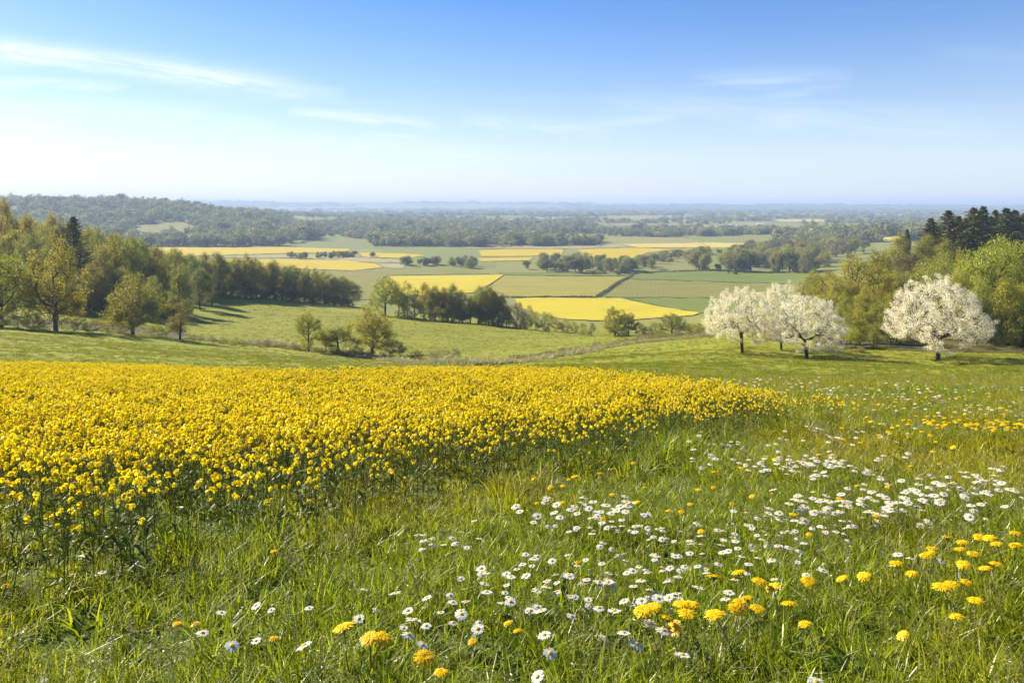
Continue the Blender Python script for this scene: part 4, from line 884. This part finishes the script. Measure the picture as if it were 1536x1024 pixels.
# -- daisies and dandelions
def make_daisy(seed, h):
    rng = np.random.default_rng(seed); l = rng.normal(size=2) * .02; top = np.array([l[0], l[1], h])
    sv = stalk([np.array([0, 0, -.01]), np.array([l[0] * .2, l[1] * .2, h * .5]), top], .0011, .0009, 4)
    n = int(rng.integers(15, 21)); V, Fs = [], []; R_ = .0235; droop = rng.uniform(-.12, .18)
    for k in range(n):
        a = 6.283 * k / n + rng.normal() * .05; d = np.array([math.cos(a), math.sin(a), 0]); s = np.array([-d[1], d[0], 0]); w = .0036 * rng.uniform(.85, 1.15); L = R_ * rng.uniform(.9, 1.06); dz = rng.normal() * .0012
        o = len(V)
        for t, wt in ((.22, .45), (.6, 1.), (.88, .9), (1., .35)):
            c = top + d * L * t + np.array([0, 0, .0015 - droop * L * t * t + dz * t]); V += [c - s * w * wt, c + s * w * wt]
        Fs += [(o + 2 * q, o + 2 * q + 1, o + 2 * q + 3, o + 2 * q + 2) for q in range(3)]
    D, Df = [], []; m = 10
    for q, (r, z) in enumerate(((.0078, .0), (.0072, .0028), (.0042, .0046))): D += [top + np.array([r * math.cos(6.283 * k / m), r * math.sin(6.283 * k / m), z + .001]) for k in range(m)]
    D.append(top + np.array([0, 0, .0062]))
    Df = [(q * m + k, q * m + (k + 1) % m, (q + 1) * m + (k + 1) % m, (q + 1) * m + k) for q in range(2) for k in range(m)]
    cap_ = [(2 * m + k, 2 * m + (k + 1) % m, 3 * m) for k in range(m)]
    al = Geo(); al.add(sv[0], sv[1], 0); al.add(V, Fs, 1); al.add(D, Df, 2); al.add(D, cap_, 2)
    dg = Geo(); dg.add(D, Df); dg.v[-1] = np.array(D); dg.f.append(np.array(cap_)); dg.m.append(np.zeros(len(cap_)))
    return dict(all=al.mesh('daisy', [M['stem'], M['daisy'], M['disc']]), parts=[('stem', mesh_from('daisy_stem', sv[0], sv[1], [M['stem']])), ('petals', mesh_from('daisy_petals', np.array(V), np.array(Fs), [M['daisy']])), ('disc', dg.mesh('daisy_disc', [M['disc']]))])
def make_dandelion(seed, h):
    rng = np.random.default_rng(seed); l = rng.normal(size=2) * .025; top = np.array([l[0], l[1], h])
    sv = stalk([np.array([0, 0, -.01]), np.array([l[0] * .25, l[1] * .25, h * .5]), top], .0026, .0021, 5)
    V, Fs = [], []
    for n, e0, L0 in ((30, .02, .034), (28, .30, .031), (24, .62, .026), (16, .95, .021), (9, 1.3, .016)):
        for k in range(n):
            a = 6.283 * (k + rng.uniform(-.4, .4)) / n; e = e0 + rng.normal() * .09; L = L0 * rng.uniform(.85, 1.1); d = np.array([math.cos(a) * math.cos(e), math.sin(a) * math.cos(e), math.sin(e) * .5]); s = np.array([-math.sin(a), math.cos(a), 0]); w = .0026 * rng.uniform(.8, 1.2)
            o = len(V)
            for t, wt in ((.1, .4), (.65, 1.), (1., .75)): c = top + np.array([0, 0, .004]) + d * L * t + np.array([0, 0, -.006 * t * t]); V += [c - s * w * wt, c + s * w * wt]
            Fs += [(o, o + 1, o + 3, o + 2), (o + 2, o + 3, o + 5, o + 4)]
    B, Bf = [], []
    for k in range(12):
        a = 6.283 * k / 12; d = np.array([math.cos(a), math.sin(a), 0]); s = np.array([-d[1], d[0], 0]); o = len(B)
        for rr, z, w in ((.003, -.012, .002), (.010, -.004, .003), (.015, .003, .0008)): c = top + d * rr + np.array([0, 0, z]); B += [c - s * w, c + s * w]
        Bf += [(o, o + 1, o + 3, o + 2), (o + 2, o + 3, o + 5, o + 4)]
    al = Geo(); al.add(sv[0], sv[1], 0); al.add(V, Fs, 1); al.add(B, Bf, 0)
    return dict(all=al.mesh('dandelion', [M['stem'], M['dandelion']]), parts=[('stem', mesh_from('dandelion_stem', sv[0], sv[1], [M['stem']])), ('flower_head', mesh_from('dandelion_head', np.array(V), np.array(Fs), [M['dandelion']])), ('bracts', mesh_from('dandelion_bracts', np.array(B), np.array(Bf), [M['stem']]))])
HD, HL = .17, .18
DK = [make_daisy(500 + i, HD) for i in range(6)]; LK = [make_dandelion(600 + i, HL) for i in range(5)]
def flower(kindset, name, cat, xy, hh, label, group, scale, rng, parts, tilt=None):
    k = kindset[int(rng.integers(len(kindset)))]
    if parts:
        o = ob(name, None); o.empty_display_size = .05
        for nm, me in k['parts']: ob(nm, me, o)
    else: o = ob(name, k['all'])
    o.location = (xy[0], xy[1], float(hgt(xy[0], xy[1]))); o.rotation_euler = (rng.normal() * .19 - .03, rng.normal() * .2, rng.uniform(-.5, .5)) if tilt is None else tilt
    o.scale = (scale, scale, hh / (HD if cat == 'daisy' else HL) * .5 + scale * .5); tag(o, label, cat, group); return o
def grow_flowers():
    rng = np.random.default_rng(8)
    # daisies placed one by one: (px, row of the head, label or None)
    near = [(502,966,'lone white daisy left of centre in the foreground grass'),(343,957,'small white daisy in the grass at the lower left'),(318,914,None),(300,948,None),(150,850,None),(120,858,None),(540,905,'tilted white daisy on the left above a broad dandelion'),
            (603,895,None),(635,904,None),(628,929,None),(645,921,None),(614,946,None),(579,937,'white daisy touching the broad dandelion on the left'),(678,898,0),(695,895,0),(682,908,0),(701,904,0),(690,901,0),(734,889,None),(725,919,None),(745,902,None),(774,885,None),(791,898,None),
            (792,889,None),(803,900,None),(811,875,None),(829,915,None),(836,906,None),(836,939,1),(863,935,1),(814,960,1),(846,968,1),(890,902,None),(918,924,1),(910,939,1),(940,949,1),(966,939,1),(962,887,None),(982,882,None),(984,890,None),
            (952,906,None),(960,868,None),(935,872,None),(846,859,None),(725,856,None),(663,884,None),(764,848,None),(739,844,None),(794,838,None),(1016,984,'white daisy low in the grass under the dandelion cluster'),(1202,1018,'white daisy at the bottom edge of the picture'),
            (1063,860,2),(1012,877,2),(1035,882,2),(1092,881,2),(1106,868,2),(1038,891,2),(1112,893,2),(1356,826,3),(1344,846,3),(1377,839,3),(1401,833,3)]
    grp = {0: ('white daisy in the tight bunch left of the centre', 'tight bunch of daisies'), 1: ('large white daisy with golden centre in the foreground row', 'large foreground daisies'), 2: ('white daisy among the big foreground dandelions', 'daisies among the dandelions'),
           3: ('white daisy among the dandelions at the right edge', 'daisies among the right dandelions'), None: ('white daisy scattered in the grass of the near meadow', 'scattered near daisies')}
    def head_at(px, py, hh): return cast(px, py, hh)
    for px, py, lb in near:
        hh = HD * rng.uniform(.92, 1.05); p = head_at([px], [py], hh)[0]
        l, g = (lb, None) if isinstance(lb, str) else grp[lb]
        flower(DK, 'daisy', 'daisy', p, hh, l, g, rng.uniform(.70, .92) * (1.14 if lb == 1 or isinstance(lb, str) else 1), rng, True)
    count = len(near)
    drifts = [(1170,690,80,7,60,0),(1235,703,55,9,34,0),(1390,738,70,9,44,1),(1310,757,80,9,84,1),(1225,771,70,8,44,1),(1160,790,60,9,26,1),(880,768,62,9,44,2),(950,786,55,10,28,2),(660,801,32,5,16,3),(905,832,60,14,20,4),(1055,810,60,13,20,4),
              (800,864,70,18,20,4),(960,850,60,18,26,4),(1130,830,60,14,18,4),(1480,722,50,9,26,1),(1090,660,50,5,16,0),(1350,590,120,9,120,5),(1150,576,80,5,50,5),(1480,615,60,8,50,5),(1250,650,80,10,26,0),(560,905,90,30,12,4)]
    gl = {0: ('tiny white daisy in the thin drift beyond the crop edge', 'daisies beyond the crop edge'), 1: ('white daisy in the dense drift across the right meadow', 'daisies of the right drift'), 2: ('white daisy in the drift just right of the crop edge', 'daisies beside the crop edge'),
          3: ('white daisy in the small patch under the crop front', 'daisies under the crop front'), 4: ('white daisy scattered in the grass of the near meadow', 'scattered near daisies')}
    far = []; cand = []
    for cx, cy, sx, sy, n, gi in drifts:
        px, py = cx + rng.normal(size=n) * sx, cy + rng.normal(size=n) * sy; ok = py > CY + 262 if gi != 5 else py > CY + 255; px, py = px[ok], py[ok]
        p = head_at(px, py, HD)
        for q in p:
            if not inside(q[None], RAPE)[0] and 1.6 < q[1] < 70: (far if gi == 5 else cand).append((q[0], q[1], gi))
    cand.sort(key=lambda c: c[1])
    for x, y, gi in cand[:300 - count]:
        flower(DK, 'daisy', 'daisy', (x, y), HD * rng.uniform(.85, 1.05), *gl[gi], rng.uniform(.54, .82), rng, y < 4.2)
    rest = [(x, y) for x, y, _ in cand[300 - count:]] + [(x, y) for x, y, _ in far]
    P = on_ground(np.array(rest)); n = len(P); s = rng.uniform(.85, 1.15, n) * np.clip(P[:, 1] / 12, 1, 1.9)
    points_object('distant_daisies', P, np.column_stack([rng.normal(size=n) * .15, rng.normal(size=n) * .15, rng.uniform(0, 6.28, n)]), np.column_stack([s, s, np.minimum(s, 1.15)]), rng.integers(0, 6, n), [k['all'] for k in DK], 'white daisies sprinkled over the farther meadow', 'daisies')
    dl = [(1066,871,0),(1031,903,0),(1042,914,0),(1082,891,0),(1098,891,0),(1066,898,0),(1106,921,0),(1129,903,0),(1153,895,0),(1183,905,0),(1003,900,0),(1021,907,0),(989,902,0),(974,918,0),(1120,867,0),(1120,858,0),
          (1235,918,'small dandelion alone in the grass right of the big cluster'),(1180,871,'dandelion standing behind the big foreground cluster'),(1211,853,'flat dandelion between the two dandelion clusters'),
          (1323,847,1),(1304,855,1),(1351,838,1),(1389,847,1),(1400,814,1),(1387,824,1),(1427,806,1),(1426,817,1),(1452,819,1),(1461,812,1),(1476,824,1),(1483,839,1),(1480,791,1),(1495,799,1),(1527,797,1),(1513,808,1),(1516,813,1),(1535,809,1),(1427,852,1),(1489,847,1),(1450,830,1),(1427,867,1),
          (1441,881,'upper of two dandelions below the right cluster'),(1462,893,'ragged dandelion facing the camera below the right cluster'),(1400,921,'small dandelion low in the grass on the right'),(1445,917,'half open dandelion deep in the grass on the right'),
          (530,942,2),(547,938,2),(562,940,2),(628,957,'round dandelion right of the left foreground cluster'),(651,982,'small dandelion low in the bottom centre grass'),(787,919,3),(791,930,3),(710,929,3),(727,844,3),(860,821,3),(265,918,4),(402,938,4),(16,855,4),(414,812,4),(290,912,4)]
    dg = {0: ('large dandelion in the big foreground cluster', 'big foreground dandelion cluster'), 1: ('dandelion in the cluster at the right picture edge', 'right edge dandelion cluster'), 2: ('broad dandelion in the left foreground cluster', 'left foreground dandelion cluster'),
          3: ('small dandelion scattered among the centre daisies', 'dandelions among the centre daisies'), 4: ('small dandelion in the grass at the lower left', 'lower left dandelions')}
    for px, py, lb in dl:
        hh = HL * rng.uniform(.95, 1.1); p = head_at([px], [py], hh)[0]; l, g = (lb, None) if isinstance(lb, str) else dg[lb]
        sc = {0: .88, 1: .78, 2: .9, 3: .5, 4: .5}.get(lb, .85) if not isinstance(lb, str) else (.66 if 'small' in lb or 'half' in lb else .9)
        flower(LK, 'dandelion', 'dandelion', p, hh, l, g, sc * rng.uniform(.88, 1.1), rng, True)
    patches = [(1500,633,50,4,70),(1410,630,60,5,34),(1310,607,50,5,30),(1480,610,60,5,16),(1340,650,90,12,14),(1250,596,60,5,14),(1190,600,50,8,16),(1450,585,80,6,20),(1200,690,160,26,20),(1050,760,160,30,16),(900,715,60,14,10)]
    far = []
    for cx, cy, sx, sy, n in patches:
        p = head_at(cx + rng.normal(size=n) * sx, np.maximum(cy + rng.normal(size=n) * sy, CY + 258), HL)
        far += [q for q in p if not inside(q[None], RAPE)[0] and q[1] < 60]
    far = np.array(far); n = len(far); order = np.argsort(far[:, 1]); nr = order[:300 - len(dl)]
    for i in nr: flower(LK, 'dandelion', 'dandelion', far[i], HL * .95, 'small dandelion in the yellow patch far out on the right meadow' if far[i][1] > 6.5 else 'small dandelion sprinkled over the middle of the meadow', 'dandelions of the far right patch' if far[i][1] > 6.5 else 'dandelions of the middle meadow', rng.uniform(.5, .75) if far[i][1] < 6.5 else rng.uniform(.7, .95), rng, False)
    rs = order[300 - len(dl):]; P = on_ground(far[rs]); n = len(P); s = rng.uniform(.8, 1.2, n)
    points_object('distant_dandelions', P, np.column_stack([rng.normal(size=n) * .12, rng.normal(size=n) * .12, rng.uniform(0, 6.28, n)]), np.column_stack([s, s, s * .8]), rng.integers(0, 5, n), [k['all'] for k in LK], 'yellow dandelions dotting the farthest part of the right meadow', 'dandelions')
grow_flowers()

def hedge_strip():
    rng = np.random.default_rng(14); line = [(285,508),(380,516),(450,524),(520,533),(560,538),(640,546),(700,548),(760,546),(830,536),(900,524),(960,515),(1010,509),(1062,506)]
    L = cast([p[0] for p in line], [p[1] for p in line]); d = np.r_[0, np.cumsum(np.hypot(*np.diff(L, axis=0).T))]; n = int(d[-1] * 26)
    t = rng.uniform(0, d[-1], n); w = rng.normal(size=n); Q = np.column_stack([np.interp(t, d, L[:, 0]) + w * .7, np.interp(t, d, L[:, 1]) + rng.normal(size=n) * 1.3 + 1.2])
    s = rng.uniform(1.6, 3.4, n) * (.5 + vnoise(t * .12, t * 0, 8)); kinds = [tuft(150 + i, 34, .16, (.12, .30), (.006, .012), 'grass_dry', .8, .8, 3) for i in range(3)]
    points_object('hedge_grass', on_ground(Q), np.column_stack([rng.normal(size=n) * .15, rng.normal(size=n) * .15, rng.uniform(0, 6.28, n)]), np.repeat(s[:, None], 3, 1), rng.integers(0, 3, n), kinds, 'pale dry rough grass along the hollow hedge line', 'dry grass')
hedge_strip()


# ------------------------------------------------------------------ the air
hz = bpy.data.materials.new('haze'); hz.use_nodes = True; hn, hl = hz.node_tree.nodes, hz.node_tree.links; hn.clear()
ho = hn.new('ShaderNodeOutputMaterial'); pv = hn.new('ShaderNodeVolumePrincipled')
pv.inputs['Color'].default_value = (.53, .69, .96, 1); pv.inputs['Density'].default_value = .00019; pv.inputs['Anisotropy'].default_value = .1
hl.new(pv.outputs[0], ho.inputs['Volume'])
bx0, bx1 = np.array([-26000, -40, -90]), np.array([26000, 17500, 66])
cv8 = np.array([[(bx0, bx1)[i][0], (bx0, bx1)[j][1], (bx0, bx1)[k][2]] for k in (0, 1) for j in (0, 1) for i in (0, 1)])
haze = ob('haze', mesh_from('haze', cv8, np.array([[0, 2, 3, 1], [4, 5, 7, 6], [0, 1, 5, 4], [2, 6, 7, 3], [0, 4, 6, 2], [1, 3, 7, 5]]), [hz]))
tag(haze, 'thin blue spring haze over the valley', 'haze', kind='stuff')
